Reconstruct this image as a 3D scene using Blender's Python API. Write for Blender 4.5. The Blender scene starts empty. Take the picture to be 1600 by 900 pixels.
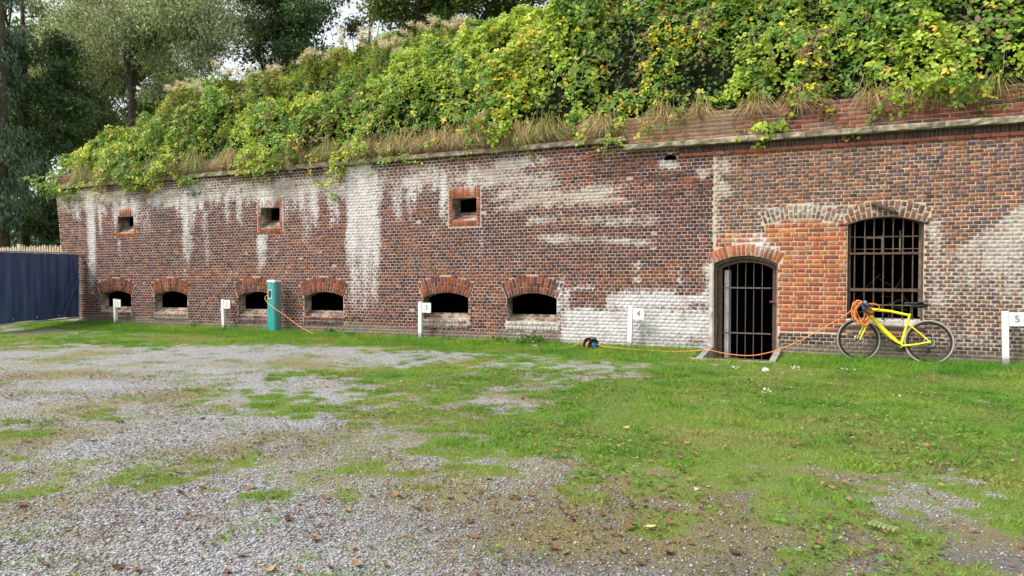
import bpy, math, random
import numpy as np
from mathutils import Vector, Matrix

random.seed(7); RNG = np.random.default_rng(11)
SC = bpy.context.scene
COL = SC.collection

# ------------------------------------------------------------------ camera
CAM_D, CAM_H, YAW, PITCH = 13.21, 1.45, math.radians(25), math.atan(28 / 1150)
cd = bpy.data.cameras.new('camera'); cam = bpy.data.objects.new('camera', cd); COL.objects.link(cam)
cd.sensor_width = 36; cd.lens = 1150 / 1600 * 36; cd.clip_end = 1500; cd.clip_start = .05
cam.location = (0, -CAM_D, CAM_H); cam.rotation_euler = (math.radians(90) - PITCH, 0, YAW)
SC.camera = cam
# ------------------------------------------------------------------ light
SUN = Vector((-.62, -.62, .98)).normalized()
w = bpy.data.worlds.new('World'); SC.world = w; w.use_nodes = True
nt = w.node_tree; nt.nodes.clear()
sky = nt.nodes.new('ShaderNodeTexSky'); sky.sky_type = 'NISHITA'; sky.sun_disc = False
sky.sun_elevation = math.asin(SUN.z); sky.sun_rotation = math.atan2(SUN.x, SUN.y)
sky.air_density = 1.0; sky.dust_density = 3.0; sky.ozone_density = 1.0
hs = nt.nodes.new('ShaderNodeHueSaturation'); hs.inputs['Saturation'].default_value = .22
bg = nt.nodes.new('ShaderNodeBackground'); bg.inputs['Strength'].default_value = .15
wo = nt.nodes.new('ShaderNodeOutputWorld')
nt.links.new(sky.outputs[0], hs.inputs['Color']); nt.links.new(hs.outputs[0], bg.inputs[0]); nt.links.new(bg.outputs[0], wo.inputs[0])
sl = bpy.data.lights.new('sun', 'SUN'); sl.energy = 1.5; sl.angle = math.radians(12); sl.color = (1, .95, .86)
so = bpy.data.objects.new('sun', sl); COL.objects.link(so)
so.rotation_euler = (-SUN).to_track_quat('-Z', 'Y').to_euler(); so.location = (-8, -20, 25)
SC.view_settings.view_transform = 'Standard'; SC.view_settings.look = 'None'
SC.view_settings.gamma = 1; SC.view_settings.use_curve_mapping = False
SC.view_settings.exposure = 0.95

# ------------------------------------------------------------------ small tools
def smooth(a, b, x):
    t = np.clip((np.asarray(x, float) - a) / (b - a), 0, 1); return t * t * (3 - 2 * t)

_T = np.random.default_rng(3).random((256, 256))
def vnoise(x, y):
    x = np.asarray(x, float); y = np.asarray(y, float)
    xi = np.floor(x).astype(int); yi = np.floor(y).astype(int)
    fx = x - xi; fy = y - yi; fx = fx * fx * (3 - 2 * fx); fy = fy * fy * (3 - 2 * fy)
    g = lambda a, b: _T[a & 255, b & 255]
    return (g(xi, yi) * (1 - fx) + g(xi + 1, yi) * fx) * (1 - fy) + (g(xi, yi + 1) * (1 - fx) + g(xi + 1, yi + 1) * fx) * fy
def fbm(x, y, o=4):
    s = 0; a = .5; t = 0
    for k in range(o):
        s = s + a * vnoise(np.asarray(x) * 2 ** k + 17.3 * k, np.asarray(y) * 2 ** k + 5.1 * k); t += a; a *= .5
    return s / t

def link(o, parent=None):
    COL.objects.link(o)
    if parent is not None: o.parent = parent
    return o
def tag(o, label=None, cat=None, group=None, kind=None):
    if label: o['label'] = label
    if cat: o['category'] = cat
    if group: o['group'] = group
    if kind: o['kind'] = kind
    return o
def empty(name, loc=(0, 0, 0), rot=(0, 0, 0)):
    o = bpy.data.objects.new(name, None); o.location = loc; o.rotation_euler = rot; o.empty_display_size = .1
    return link(o)

def np_mesh(name, V, F, mat, attrs=None, shade=False):
    """V (n,3); F (m,k) equal sized faces or list of such arrays; attrs {name: (type, array per vertex)}"""
    me = bpy.data.meshes.new(name)
    Fs = F if isinstance(F, list) else [F]
    V = np.ascontiguousarray(V, np.float32).reshape(-1, 3)
    me.vertices.add(len(V)); me.vertices.foreach_set('co', V.ravel())
    loops = np.concatenate([f.reshape(-1) for f in Fs]).astype(np.int32)
    cnt = np.concatenate([np.full(len(f), f.shape[1], np.int32) for f in Fs])
    st = np.concatenate([[0], np.cumsum(cnt)[:-1]]).astype(np.int32)
    me.loops.add(len(loops)); me.loops.foreach_set('vertex_index', loops)
    me.polygons.add(len(cnt)); me.polygons.foreach_set('loop_start', st)
    if attrs:
        for k, (t, a) in attrs.items():
            at = me.attributes.new(k, t, 'POINT')
            at.data.foreach_set({'FLOAT': 'value', 'FLOAT_VECTOR': 'vector', 'FLOAT_COLOR': 'color'}[t], np.ascontiguousarray(a, np.float32).ravel())
    if shade: me.polygons.foreach_set('use_smooth', np.ones(len(cnt), bool))
    me.update(calc_edges=True)
    if mat: me.materials.append(mat)
    return me
def np_obj(name, V, F, mat, parent=None, attrs=None, shade=False):
    return link(bpy.data.objects.new(name, np_mesh(name, V, F, mat, attrs, shade)), parent)
def rgba(c): c = np.asarray(c, float); return np.concatenate([c, np.ones(c.shape[:-1] + (1,))], -1)

class MB:
    def __init__(s): s.v = []; s.f = []; s.sm = []
    def add(s, vs, fs, sm=False):
        b = len(s.v); s.v += [tuple(v) for v in vs]; s.f += [tuple(i + b for i in f) for f in fs]; s.sm += [sm] * len(fs); return s
    def box(s, x0, x1, y0, y1, z0, z1, bev=0.0, M=None):
        """box with chamfered edges"""
        c = np.array([(x0 + x1) / 2, (y0 + y1) / 2, (z0 + z1) / 2]); h = np.array([abs(x1 - x0) / 2, abs(y1 - y0) / 2, abs(z1 - z0) / 2])
        b = min(bev, .45 * h.min())
        if b <= 0:
            vs = [c + h * np.array(q) for q in [(-1,-1,-1),(1,-1,-1),(1,1,-1),(-1,1,-1),(-1,-1,1),(1,-1,1),(1,1,1),(-1,1,1)]]
            fs = [(0,3,2,1),(4,5,6,7),(0,1,5,4),(1,2,6,5),(2,3,7,6),(3,0,4,7)]
        else:
            vs = []; idx = {}
            for sx in (-1, 1):
                for sy in (-1, 1):
                    for sz in (-1, 1):
                        for a in range(3):
                            p = h * np.array((sx, sy, sz)) - b * np.array([sx * (a != 0), sy * (a != 1), sz * (a != 2)])
                            idx[(sx, sy, sz, a)] = len(vs); vs.append(c + p)
            fs = []
            for a in range(3):
                o = [k for k in range(3) if k != a]
                for sg in (-1, 1):
                    q = []
                    for t in ((-1, -1), (1, -1), (1, 1), (-1, 1)):
                        k = [0, 0, 0]; k[a] = sg; k[o[0]] = t[0]; k[o[1]] = t[1]; q.append(idx[(*k, a)])
                    if (sg == 1) != (a != 1): q = q[::-1]
                    fs.append(tuple(q))
            for a in range(3):
                o = [k for k in range(3) if k != a]
                for s1 in (-1, 1):
                    for s2 in (-1, 1):
                        def I(sa, ax):
                            k = [0, 0, 0]; k[a] = sa; k[o[0]] = s1; k[o[1]] = s2; return idx[(*k, ax)]
                        fs.append((I(-1, o[0]), I(1, o[0]), I(1, o[1]), I(-1, o[1])))
            for sx in (-1, 1):
                for sy in (-1, 1):
                    for sz in (-1, 1): fs.append(tuple(idx[(sx, sy, sz, a)] for a in range(3)))
        if M is not None: vs = [M @ Vector(v) for v in vs]
        return s.add(vs, fs)
    def tube(s, pts, r, n=8, cap=True, flat=1.0):
        """tube along a path, r a number or one per point"""
        P = [Vector(p) for p in pts]; R = r if hasattr(r, '__len__') else [r] * len(P)
        rings = []; up = None
        for i, p in enumerate(P):
            t = (P[min(i + 1, len(P) - 1)] - P[max(i - 1, 0)])
            t = t.normalized() if t.length > 1e-9 else Vector((0, 0, 1))
            if up is None: up = Vector((0, 0, 1)) if abs(t.z) < .9 else Vector((1, 0, 0))
            a = t.cross(up).normalized(); up = a.cross(t).normalized()
            rings.append([p + (a * math.cos(2 * math.pi * k / n) * flat + up * math.sin(2 * math.pi * k / n)) * R[i] for k in range(n)])
        vs = [v for rr in rings for v in rr]; fs = []
        for i in range(len(P) - 1):
            for k in range(n):
                k2 = (k + 1) % n; fs.append((i * n + k, i * n + k2, (i + 1) * n + k2, (i + 1) * n + k))
        s.add(vs, fs, True)
        if cap: s.add(rings[0][::-1], [tuple(range(n))]); s.add(rings[-1], [tuple(range(n))])
        return s
    def ring(s, R, r, c=(0, 0, 0), n=48, m=8, ry=None):
        """torus in the local XZ plane, axis Y; ry = half width along Y"""
        ry = r if ry is None else ry; vs = []; fs = []
        for i in range(n):
            a = 2 * math.pi * i / n
            for k in range(m):
                b = 2 * math.pi * k / m; rr = R + r * math.cos(b)
                vs.append((c[0] + rr * math.cos(a), c[1] + ry * math.sin(b), c[2] + rr * math.sin(a)))
        for i in range(n):
            for k in range(m): fs.append((i * m + k, i * m + (k + 1) % m, ((i + 1) % n) * m + (k + 1) % m, ((i + 1) % n) * m + k))
        return s.add(vs, fs, True)
    def prism(s, poly, y0, y1):
        """polygon in XZ extruded along Y"""
        n = len(poly); vs = [(p[0], y0, p[1]) for p in poly] + [(p[0], y1, p[1]) for p in poly]
        return s.add(vs, [tuple(range(n)), tuple(range(2 * n - 1, n - 1, -1))] + [(i, i + n, (i + 1) % n + n, (i + 1) % n) for i in range(n)])
    def mesh(s, name, mat):
        me = bpy.data.meshes.new(name); me.from_pydata(s.v, [], s.f); me.polygons.foreach_set('use_smooth', s.sm)
        import bmesh
        bm = bmesh.new(); bm.from_mesh(me); bmesh.ops.recalc_face_normals(bm, faces=bm.faces); bm.to_mesh(me); bm.free()
        if mat: me.materials.append(mat)
        return me
    def build(s, name, mat, parent=None): return link(bpy.data.objects.new(name, s.mesh(name, mat)), parent)

def spline(pts, n=8):
    P = [Vector(p) for p in pts]; out = []
    for i in range(len(P) - 1):
        p0 = P[max(i - 1, 0)]; p1 = P[i]; p2 = P[i + 1]; p3 = P[min(i + 2, len(P) - 1)]
        for k in range(n):
            t = k / n; out.append(.5 * (2 * p1 + (p2 - p0) * t + (2 * p0 - 5 * p1 + 4 * p2 - p3) * t * t + (3 * p1 - p0 - 3 * p2 + p3) * t ** 3))
    return out + [P[-1]]

# ------------------------------------------------------------------ materials
class NT:
    def __init__(s, name):
        s.m = bpy.data.materials.new(name); s.m.use_nodes = True; s.t = s.m.node_tree; s.t.nodes.clear()
        s.out = s.t.nodes.new('ShaderNodeOutputMaterial')
    def n(s, ty, ins=None, **kw):
        nd = s.t.nodes.new('ShaderNode' + ty)
        for k, v in kw.items(): setattr(nd, k, v)
        for k, v in (ins or {}).items():
            if hasattr(v, 'is_output') or isinstance(v, bpy.types.NodeSocket): s.t.links.new(v, nd.inputs[k])
            else: nd.inputs[k].default_value = v
        return nd
    def math(s, op, a, b=0.0, c=0.0, clamp=False):
        nd = s.n('Math', {0: a, 1: b, 2: c}, operation=op); nd.use_clamp = clamp; return nd.outputs[0]
    def mix(s, f, a, b, blend='MIX'):
        nd = s.n('Mix', data_type='RGBA', blend_type=blend)
        for k, v in ((0, f), (6, a), (7, b)):
            if isinstance(v, bpy.types.NodeSocket): s.t.links.new(v, nd.inputs[k])
            else: nd.inputs[k].default_value = v if not isinstance(v, tuple) or len(v) == 4 else (*v, 1)
        return nd.outputs[2]
    def ramp(s, f, a, b): return s.n('MapRange', {0: f, 1: a, 2: b}, interpolation_type='SMOOTHSTEP').outputs[0]
    def noise(s, sc, vec=None, det=4, rough=.55):
        i = {'Scale': sc, 'Detail': det, 'Roughness': rough}
        if vec is not None: i['Vector'] = vec
        return s.n('TexNoise', i).outputs[0]
    def attr(s, name): return s.n('Attribute', attribute_name=name)
    def pos(s): return s.n('NewGeometry').outputs['Position']
    def obj(s): return s.n('TexCoord').outputs['Object']
    def bump(s, h, st=.3, d=.01): return s.n('Bump', {'Height': h, 'Strength': st, 'Distance': d}).outputs[0]
    def done(s, col, rough=.9, nrm=None, spec=.3, metal=0.0, **kw):
        p = s.n('BsdfPrincipled', {'Base Color': col if isinstance(col, bpy.types.NodeSocket) else (*col, 1)[:4], 'Roughness': rough, 'Metallic': metal, 'Specular IOR Level': spec})
        if nrm is not None: s.t.links.new(nrm, p.inputs['Normal'])
        for k, v in kw.items():
            if isinstance(v, bpy.types.NodeSocket): s.t.links.new(v, p.inputs[k])
            else: p.inputs[k].default_value = v
        s.t.links.new(p.outputs[0], s.out.inputs[0]); s.p = p
        return s.m

def simple(name, c, rough=.6, var=.25, sc=12, bump=.15, metal=0., spec=.4, dirt=None, dsc=4):
    """plain coloured material with tone variation, grain and optional dirt colour"""
    t = NT(name); P = t.obj()
    a = t.noise(sc, P, 5); c0 = tuple(max(0, x * (1 - var)) for x in c); c1 = tuple(min(1, x * (1 + var)) for x in c)
    col = t.mix(t.ramp(a, .3, .7), c0, c1)
    if dirt: col = t.mix(t.math('MULTIPLY', t.ramp(t.noise(dsc, P, 6, .65), .45, .68), .85), col, dirt)
    return t.done(col, rough, t.bump(t.noise(sc * 6, P, 3), bump, .004), spec, metal)

def masonry(name, base_attr=True, base=(.4, .3, .24), is_mortar=False):
    t = NT(name); P = t.pos()
    col = t.attr('bcol').outputs['Color']; st = t.n('SeparateColor', {0: t.attr('stn').outputs['Color']})
    lime, hue, dirt = st.outputs[0], st.outputs[1], st.outputs[2]
    fine = t.noise(38, P, 6, .7); mid = t.noise(9, P, 5, .6); grit = t.noise(160, P, 3, .7)
    col = t.mix(t.ramp(fine, .25, .75), t.mix(1, col, (.62, .6, .6), 'MULTIPLY'), t.mix(1, col, (1.3, 1.26, 1.22), 'MULTIPLY'))
    # pale bloom and soot on single bricks
    col = t.mix(t.math('MULTIPLY', t.ramp(t.noise(21, P, 5, .7), .56, .74), .28), col, (.4, .34, .3))
    col = t.mix(t.math('MULTIPLY', t.ramp(t.noise(5, P, 6, .7), .52, .72), .45), col, t.mix(1, col, (.45, .42, .42), 'MULTIPLY'))
    # lime runs: smeared mortar reaches the brick edges first
    loc = t.n('SeparateXYZ', {0: t.attr('loc').outputs['Vector']})
    ed = t.math('POWER', t.math('MAXIMUM', t.math('ABSOLUTE', loc.outputs[0]), t.math('ABSOLUTE', loc.outputs[2])), 5)
    stz = t.noise(1.0, t.n('Mapping', {'Vector': P, 'Scale': (26, 3, 2.2)}).outputs[0], 5, .6)
    s = t.math('ADD', lime, t.math('MULTIPLY', t.math('SUBTRACT', fine, .5), 1.1)); s = t.math('ADD', s, t.math('MULTIPLY', t.math('SUBTRACT', stz, .5), .8))
    s = t.math('ADD', s, t.math('MULTIPLY', t.math('SUBTRACT', mid, .5), .9))
    if not is_mortar: s = t.math('ADD', s, t.math('MULTIPLY', ed, t.math('MULTIPLY', t.ramp(lime, .05, .3), .34)))
    f = t.math('MULTIPLY', t.ramp(s, .30, .84), .90)
    limec = t.mix(hue, (.53, .47, .39), (.68, .675, .68))
    limec = t.mix(t.ramp(t.noise(14, P, 5), .3, .7), t.mix(1, limec, (.74, .72, .7), 'MULTIPLY'), limec)
    limec = t.mix(t.math('MULTIPLY', t.ramp(t.noise(3.1, P, 5, .7), .46, .7), .6), limec, (.33, .29, .26)); limec = t.mix(t.math('MULTIPLY', t.ramp(stz, .5, .75), .35), limec, (.36, .31, .27))
    col = t.mix(f, col, limec)
    d = t.ramp(t.math('ADD', dirt, t.math('MULTIPLY', t.math('SUBTRACT', mid, .5), .8)), .35, .8)
    col = t.mix(t.math('MULTIPLY', d, .74), col, t.mix(t.ramp(t.noise(4, P, 4), .4, .65), (.20, .17, .145), (.25, .21, .14)))
    h = t.math('ADD', t.math('MULTIPLY', fine, .6), t.math('MULTIPLY', grit, .5))
    return t.done(col, .93, t.bump(h, .55, .006), .18)

M = {}
M['brick'] = masonry('brick_with_lime_runs')
M['mortar'] = masonry('pale_lime_mortar', is_mortar=True)
M['stone'] = simple('weathered_coping_stone', (.27, .235, .17), .92, .5, 7, .8, dirt=(.105, .095, .055), dsc=4)
M['concrete'] = simple('grey_concrete', (.33, .31, .28), .9, .25, 10, .4, dirt=(.15, .14, .09), dsc=5)
M['plaster'] = simple('old_whitish_plaster', (.50, .46, .40), .92, .2, 9, .5, dirt=(.22, .17, .12), dsc=5)
M['white_plaster'] = simple('white_painted_plaster', (.66, .65, .63), .85, .08, 6, .2, dirt=(.4, .37, .33))
M['dark'] = simple('black_for_indoor_shade', (.028, .024, .022), 1, .3, 6, .3, spec=.05)  # near-black colour stands in for the deep shade behind the openings
M['rust'] = simple('rusty_dark_iron', (.085, .055, .045), .75, .4, 25, .4, dirt=(.16, .07, .035), dsc=14)
M['iron'] = simple('dull_grey_iron_bar', (.11, .085, .075), .6, .3, 30, .3, metal=.2)
M['oldwood'] = simple('grey_weathered_wood', (.27, .21, .15), .85, .3, 14, .4, dirt=(.1, .08, .06))
M['fencewood'] = simple('pale_raw_fence_wood', (.46, .37, .26), .85, .2, 10, .4, dirt=(.2, .17, .13))
M['whitepaint'] = simple('white_painted_wood', (.80, .80, .78), .5, .04, 8, .1, dirt=(.62, .62, .56), dsc=7)
t = NT('white_post_paint_with_splash_dirt'); P = t.obj(); zz_ = t.n('SeparateXYZ', {0: P}).outputs[2]
c_ = t.mix(t.ramp(t.noise(9, P, 5), .35, .7), (.74, .74, .72), (.82, .82, .80))
c_ = t.mix(t.math('MULTIPLY', t.ramp(t.math('ADD', t.math('MULTIPLY', t.math('SUBTRACT', .36, zz_), 2.2), t.math('MULTIPLY', t.math('SUBTRACT', t.noise(24, P, 6, .7), .5), 1.5)), .2, .75), .7), c_, (.33, .32, .22))
c_ = t.mix(t.math('MULTIPLY', t.ramp(t.noise(14, P, 6, .7), .58, .72), .5), c_, (.48, .47, .40))
M['postpaint'] = t.done(c_, .55, t.bump(t.noise(60, P, 3), .15, .003), .4)
M['greyfoot'] = simple('galvanised_post_foot', (.34, .36, .37), .5, .15, 20, .1, metal=.4)
M['ink'] = simple('grey_printed_numeral', (.09, .13, .15), .6, .1)
M['teal'] = simple('teal_powder_coat', (.012, .30, .29), .38, .1, 6, .04, spec=.5, dirt=(.05, .3, .28), dsc=5)
M['tealside'] = simple('teal_paled_as_reflection', (.20, .42, .42), .3, .08, 9, .04, metal=.35)  # paler, greyer teal: the right side's reflection put into the colour
M['black'] = simple('black_plastic', (.015, .015, .016), .45, .3, 20, .1)
M['rubber'] = simple('black_rubber', (.02, .02, .021), .8, .3, 30, .2)
M['tan'] = simple('tan_tyre_sidewall', (.36, .30, .24), .8, .12, 40, .1)
M['yellow'] = simple('bright_yellow_bike_paint', (.80, .74, .01), .28, .03, 5, 0, spec=.6)
M['steel'] = simple('bright_steel', (.5, .5, .5), .3, .15, 30, .05, metal=.9)
M['orange'] = simple('orange_cable_sheath', (.74, .25, .075), .5, .1, 18, .05)
M['blue'] = simple('blue_plug_plastic', (.02, .22, .62), .4, .1, 18, .05)
M['galv'] = simple('galvanised_tube', (.58, .60, .62), .42, .15, 20, .1, metal=.6)
M['bark'] = simple('dark_furrowed_bark', (.075, .058, .045), .95, .4, 9, .9, dirt=(.10, .11, .07))
M['soil'] = simple('soil_darkened_as_shade', (.008, .009, .004), 1, .5, 5, .8, spec=.05)  # soil colour taken almost to black, painting the shade between the leaves
def leafmat(name, trans=.35, rough=.55):
    t = NT(name); c = t.attr('lcol').outputs['Color']
    c = t.mix(t.ramp(t.noise(30, t.pos(), 2), .3, .7), t.mix(1, c, (.8, .8, .8), 'MULTIPLY'), t.mix(1, c, (1.18, 1.18, 1.1), 'MULTIPLY'))
    p = t.n('BsdfPrincipled', {'Base Color': c, 'Roughness': rough, 'Specular IOR Level': .35})
    tr = t.n('BsdfTranslucent', {'Color': t.mix(1, c, (1.25, 1.2, .6), 'MULTIPLY')})
    mx = t.n('MixShader', {0: trans, 1: p.outputs[0], 2: tr.outputs[0]})
    t.t.links.new(mx.outputs[0], t.out.inputs[0]); return t.m
M['leaf'] = leafmat('living_leaf'); M['grass'] = leafmat('grass_blade', .3, .6); M['fluff'] = leafmat('seed_fluff', .4, .95)

# ================================================================== THE BRICK FORT
SEAM, LEDGE_STEP, U_END = -2.26, -3.85, 6.2
def shear(u): return .0078 * (np.minimum(u, LEDGE_STEP) - LEDGE_STEP)      # old settlement of the left part
def left_edge(z): return -19.67 - .12 * np.asarray(z, float)

def arc(u0, u1, zs, zc):
    c = u1 - u0; r = zc - zs; R = (c * c / 4 + r * r) / (2 * r); return (u0 + u1) / 2, zc - R, R, math.asin(c / 2 / R)
class Opening:
    def __init__(s, u0, u1, zb, zs, zc, ring=0.):
        s.u0, s.u1, s.zb, s.zs, s.zc, s.ring = u0, u1, zb, zs, zc, ring
        s.flat = abs(zc - zs) < 1e-6
        if not s.flat: s.uc, s.zz, s.R, s.a = arc(u0, u1, zs, zc)
    def top(s, u):
        if s.flat: return np.full_like(np.asarray(u, float), s.zs)
        return s.zz + np.sqrt(np.maximum(s.R ** 2 - (np.asarray(u, float) - s.uc) ** 2, 0))
    def outline(s, n=14):
        us = np.linspace(s.u0, s.u1, n); return [(s.u0, s.zb)] + [(u, float(s.top(u))) for u in us] + [(s.u1, s.zb)]
    def covers(s, u, z):
        m = (u > s.u0) & (u < s.u1) & (z > s.zb) & (z < s.top(u))
        if s.ring and not s.flat:
            d = np.hypot(u - s.uc, z - s.zz); an = np.abs(np.arctan2(u - s.uc, z - s.zz))
            m |= (an < s.a + .012) & (d >= s.R - .02) & (d < s.R + s.ring) & (z > s.zs - .05)
        return m
EMB = [Opening(a, b, .44, .91, 1.02, .33) for a, b in ((-18.31, -17.14), (-16.27, -15.10), (-13.41, -12.27), (-11.39, -10.29), (-8.22, -7.14), (-6.27, -5.21))]
SLIT = [Opening(a, b, .0 + c, d, d) for a, b, c, d in ((-17.61, -17.01, 2.53, 2.96), (-12.68, -12.10, 2.50, 2.975), (-7.51, -6.95, 2.49, 2.95))]
DOOR = Opening(-2.25, -1.19, -.20, 1.56, 1.70, .21)
WIN = Opening(-.12, .97, .65, 2.20, 2.31, .26)
BLIND = Opening(-1.40, -.30, 2.15, 2.22, 2.31, .24)            # bricked-up arch beside the window
HOLE = Opening(-3.14, -2.915, 3.40, 3.47, 3.525)
class Rect:
    def __init__(s, *a): s.a = a
    def covers(s, u, z): u0, u1, z0, z1 = s.a; return (u > u0) & (u < u1) & (z > z0) & (z < z1)
class Ring:                                                   # only the ring of the blind arch
    def covers(s, u, z):
        d = np.hypot(u - BLIND.uc, z - BLIND.zz); an = np.abs(np.arctan2(u - BLIND.uc, z - BLIND.zz))
        return (an < BLIND.a + .01) & (d > BLIND.R - .005) & (d < BLIND.R + BLIND.ring)
class Infill:
    def covers(s, u, z):
        top = np.where((u > BLIND.u0) & (u < BLIND.u1), BLIND.zz + np.sqrt(np.maximum(BLIND.R ** 2 - (u - BLIND.uc) ** 2, 0)), 2.2)
        a = (u > -1.19) & (u < -.12) & (z > .42) & (z < top)
        b = (u > SEAM + .03) & (u <= -1.19) & (z > 1.55) & (z < np.where(u > -1.40, top, 2.08))
        return a | b
SLITBOX = [Rect(s.u0 - .105, s.u1 + .10, s.zb - .125, s.zs + .235) for s in SLIT]
L_ZONES = EMB + SLITBOX + [HOLE] + [Rect(e.u0 - .03, e.u1 + .02, .28, .46) for e in EMB]
R_ZONES = [DOOR, WIN, Ring(), Rect(WIN.u0, WIN.u1, .48, .7), Rect(DOOR.u0 - .07, DOOR.u0 + .1, -.3, 1.56)]

# ---- stains: lime runs, whitewash, plaster, dirt (shapes of their own, fixed to the masonry)
STREAK = [(-18.87,-18.50,.19,3.59,.9),(-15.23,-14.84,1.16,3.59,.8),(-14.54,-14.26,1.17,2.90,.5),(-11.38,-11.10,1.55,3.44,.65),(-10.21,-9.82,.75,3.81,1.0),(-9.88,-9.5,.25,3.81,1.05),(-9.56,-9.23,.5,3.7,.9),(-10.12,-9.3,.2,1.6,.62),(-9.0,-8.66,2.26,3.32,.7),(-12.86,-12.44,1.18,2.31,.75),(-6.92,-6.77,1.09,2.38,.45),(-16.88,-16.37,2.17,3.06,.55),(-17.62,-17.46,1.62,2.29,.6),(-16.54,-15.76,2.69,3.46,.5),(-13.94,-13.53,2.40,3.34,.4),(-10.83,-10.39,2.47,3.34,.45),(-8.54,-8.23,2.62,3.23,.35),(-19.29,-18.96,1.83,3.58,.35),(-12.24,-12.13,1.48,2.22,.5)]
_dr = random.Random(31)
for _i in range(75):
    _u = _dr.uniform(-19.6, -6.6); _w = _dr.uniform(.05, .22); _t = 3.45 + float(shear(_u)); STREAK.append((_u, _u + _w, _t - _dr.uniform(.25, 1.3), _t, _dr.uniform(.6, 1.15)))
BANDS = [(-20.2,-5.5,3.05,3.66,.55,.25),(-9.86,-6.16,3.05,3.62,.62,.15),(-14.9,-9.87,3.2,3.6,.6,.3),(-19.6,-15.6,3.0,3.5,.6,.3),(-6.58,-3.94,2.62,3.05,.66,.1),(-6.16,-3.46,2.27,2.5,.5,.1),(-5.68,-3.28,1.93,2.08,.6,.3),(-5.08,-2.24,.74,1.08,.9,1.),(-5.08,-2.24,-.1,.74,.98,1.),(-5.21,-5.02,0,1.3,.5,1.),(.98,1.2,.87,2.25,.62,.2),(-2.26,-2.1,0,3.49,.42,.4),(-1.93,-1.12,1.72,2.1,.5,.9),(-1.46,.1,2.25,2.62,.5,.2),(-3.22,-2.86,3.22,3.40,.9,.5),(-2.60,-2.32,3.1,3.31,.6,.3),(-2.24,-1.99,2.67,2.98,.7,.1),(-2.30,-1.99,3.14,3.43,.6,.3),(-3.69,-3.54,1.17,1.62,.62,.8),(-2.87,-2.73,1.16,1.53,.55,.8),(-6.35,-5.2,.05,.46,.6,.4),(-2.36,-2.2,0,1.6,.8,.5)]
CLEAN = [(-4.9,-4.16,.74,1.05,1.),(-2.87,-2.42,1.0,1.07,.8),(-2.7,-2.3,.76,.9,.45),(-2.7,-2.35,.1,.34,.3)]
def stains(u, z):
    u = np.asarray(u, float); z = np.asarray(z, float)
    uu = u + .26 * (fbm(u * 1.3, z * 1.1) - .5) + .12 * (fbm(u * 7, z * 2.5) - .5); zz = z + .22 * (fbm(u * 3.3 + 40, z * .9) - .5)
    lime = .12 + .16 * (fbm(u * 1.1, z * 1.1 + 9) - .5); hue = np.full_like(lime, .3)
    for a, b, c, d, wt in STREAK:
        m = smooth(a - min(.10, .3 * (b - a) + .01), a + min(.12, .4 * (b - a)), uu) * (1 - smooth(b - min(.12, .4 * (b - a)), b + min(.10, .3 * (b - a) + .01), uu)) * smooth(c - .05, c + .4 * (d - c), zz) * (1 - smooth(d - .1, d + .12, zz))
        m = m * wt * (.30 + 1.15 * fbm(u * 7, z * .8 + 3)) * (.62 + .42 * smooth(c, d, z)); hue = np.where(m > lime, .8, hue); lime = np.maximum(lime, m)
    for a, b, c, d, wt, h in BANDS:
        sft = min(.16, (b - a) * .3, (d - c) * .45); rag = (b - a > 1.5) and h < .5; ux = uu + (1.3 * (fbm(z * 7, u * .25 + 3, 3) - .5) if rag else 0)
        m = smooth(a - sft, a + sft, ux) * (1 - smooth(b - sft, b + sft, ux)) * ((.35 + 1.15 * fbm(u * 3 + 2, z * 15, 3)) if rag else 1) * smooth(c - sft, c + sft, zz) * (1 - smooth(d - sft, d + sft, zz))
        m = m * wt * (np.where(h > .95, .55, .08) + np.where(h > .95, .7, 1.75) * fbm(u * (1.6 if b - a > 1.5 else 4) + 7, z * 5)); hue = np.where(m > lime, h, hue); lime = np.maximum(lime, m)
    # plaster below the old stair line at the right
    dl = (z - 1.50) - (u - 1.05) * .77
    m = smooth(-.02, .02, -dl + .03 * (fbm(u * 8, z * 8) - .5)) * smooth(1.0, 1.1, u) * smooth(.35, 1.25, z) * (.06 + .80 * fbm(u * 1.7 + 3, z * 2.2))
    m = np.maximum(m, .8 * np.exp(-(dl / .09) ** 2) * (dl < 0) * (u > 1.12) * (fbm(u * 3, z * 3) + .4)); m = np.maximum(m, .5 * smooth(.98, 1.05, u) * smooth(.1, .3, z) * (1 - smooth(1.2, 1.5, z)) * fbm(u * 3, z * 3) * 1.3)
    hue = np.where(m > lime, .35, hue); lime = np.maximum(lime, m)
    for a, b, c, d, wt in CLEAN:
        m = smooth(a - .03, a + .03, uu) * (1 - smooth(b - .03, b + .03, uu)) * smooth(c - .02, c + .02, zz * .3 + z * .7) * (1 - smooth(d - .02, d + .02, zz * .3 + z * .7)); lime = lime * (1 - wt * m)
    dirt = (1 - smooth(.05, .42, z + .25 * (fbm(u * 1.3, z) - .5))) * .95 + .5 * smooth(3.3, 3.62, z) * (fbm(u * 2, z * 6) > .5) * (u > SEAM) * .4
    dirt = dirt + .25 * smooth(.5, .7, fbm(u * .9 + 50, z * 1.4))
    dirt = dirt + (z > 3.66 + shear(u) * 0) * (u > LEDGE_STEP - .1) * (.02 + .5 * fbm(u * 2.2, z * 5)); dirt = np.where(lime > .5, dirt * .55, dirt)
    return np.stack([np.clip(lime, 0, 1), hue, np.clip(dirt, 0, 1), np.ones_like(lime)], -1)

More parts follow.
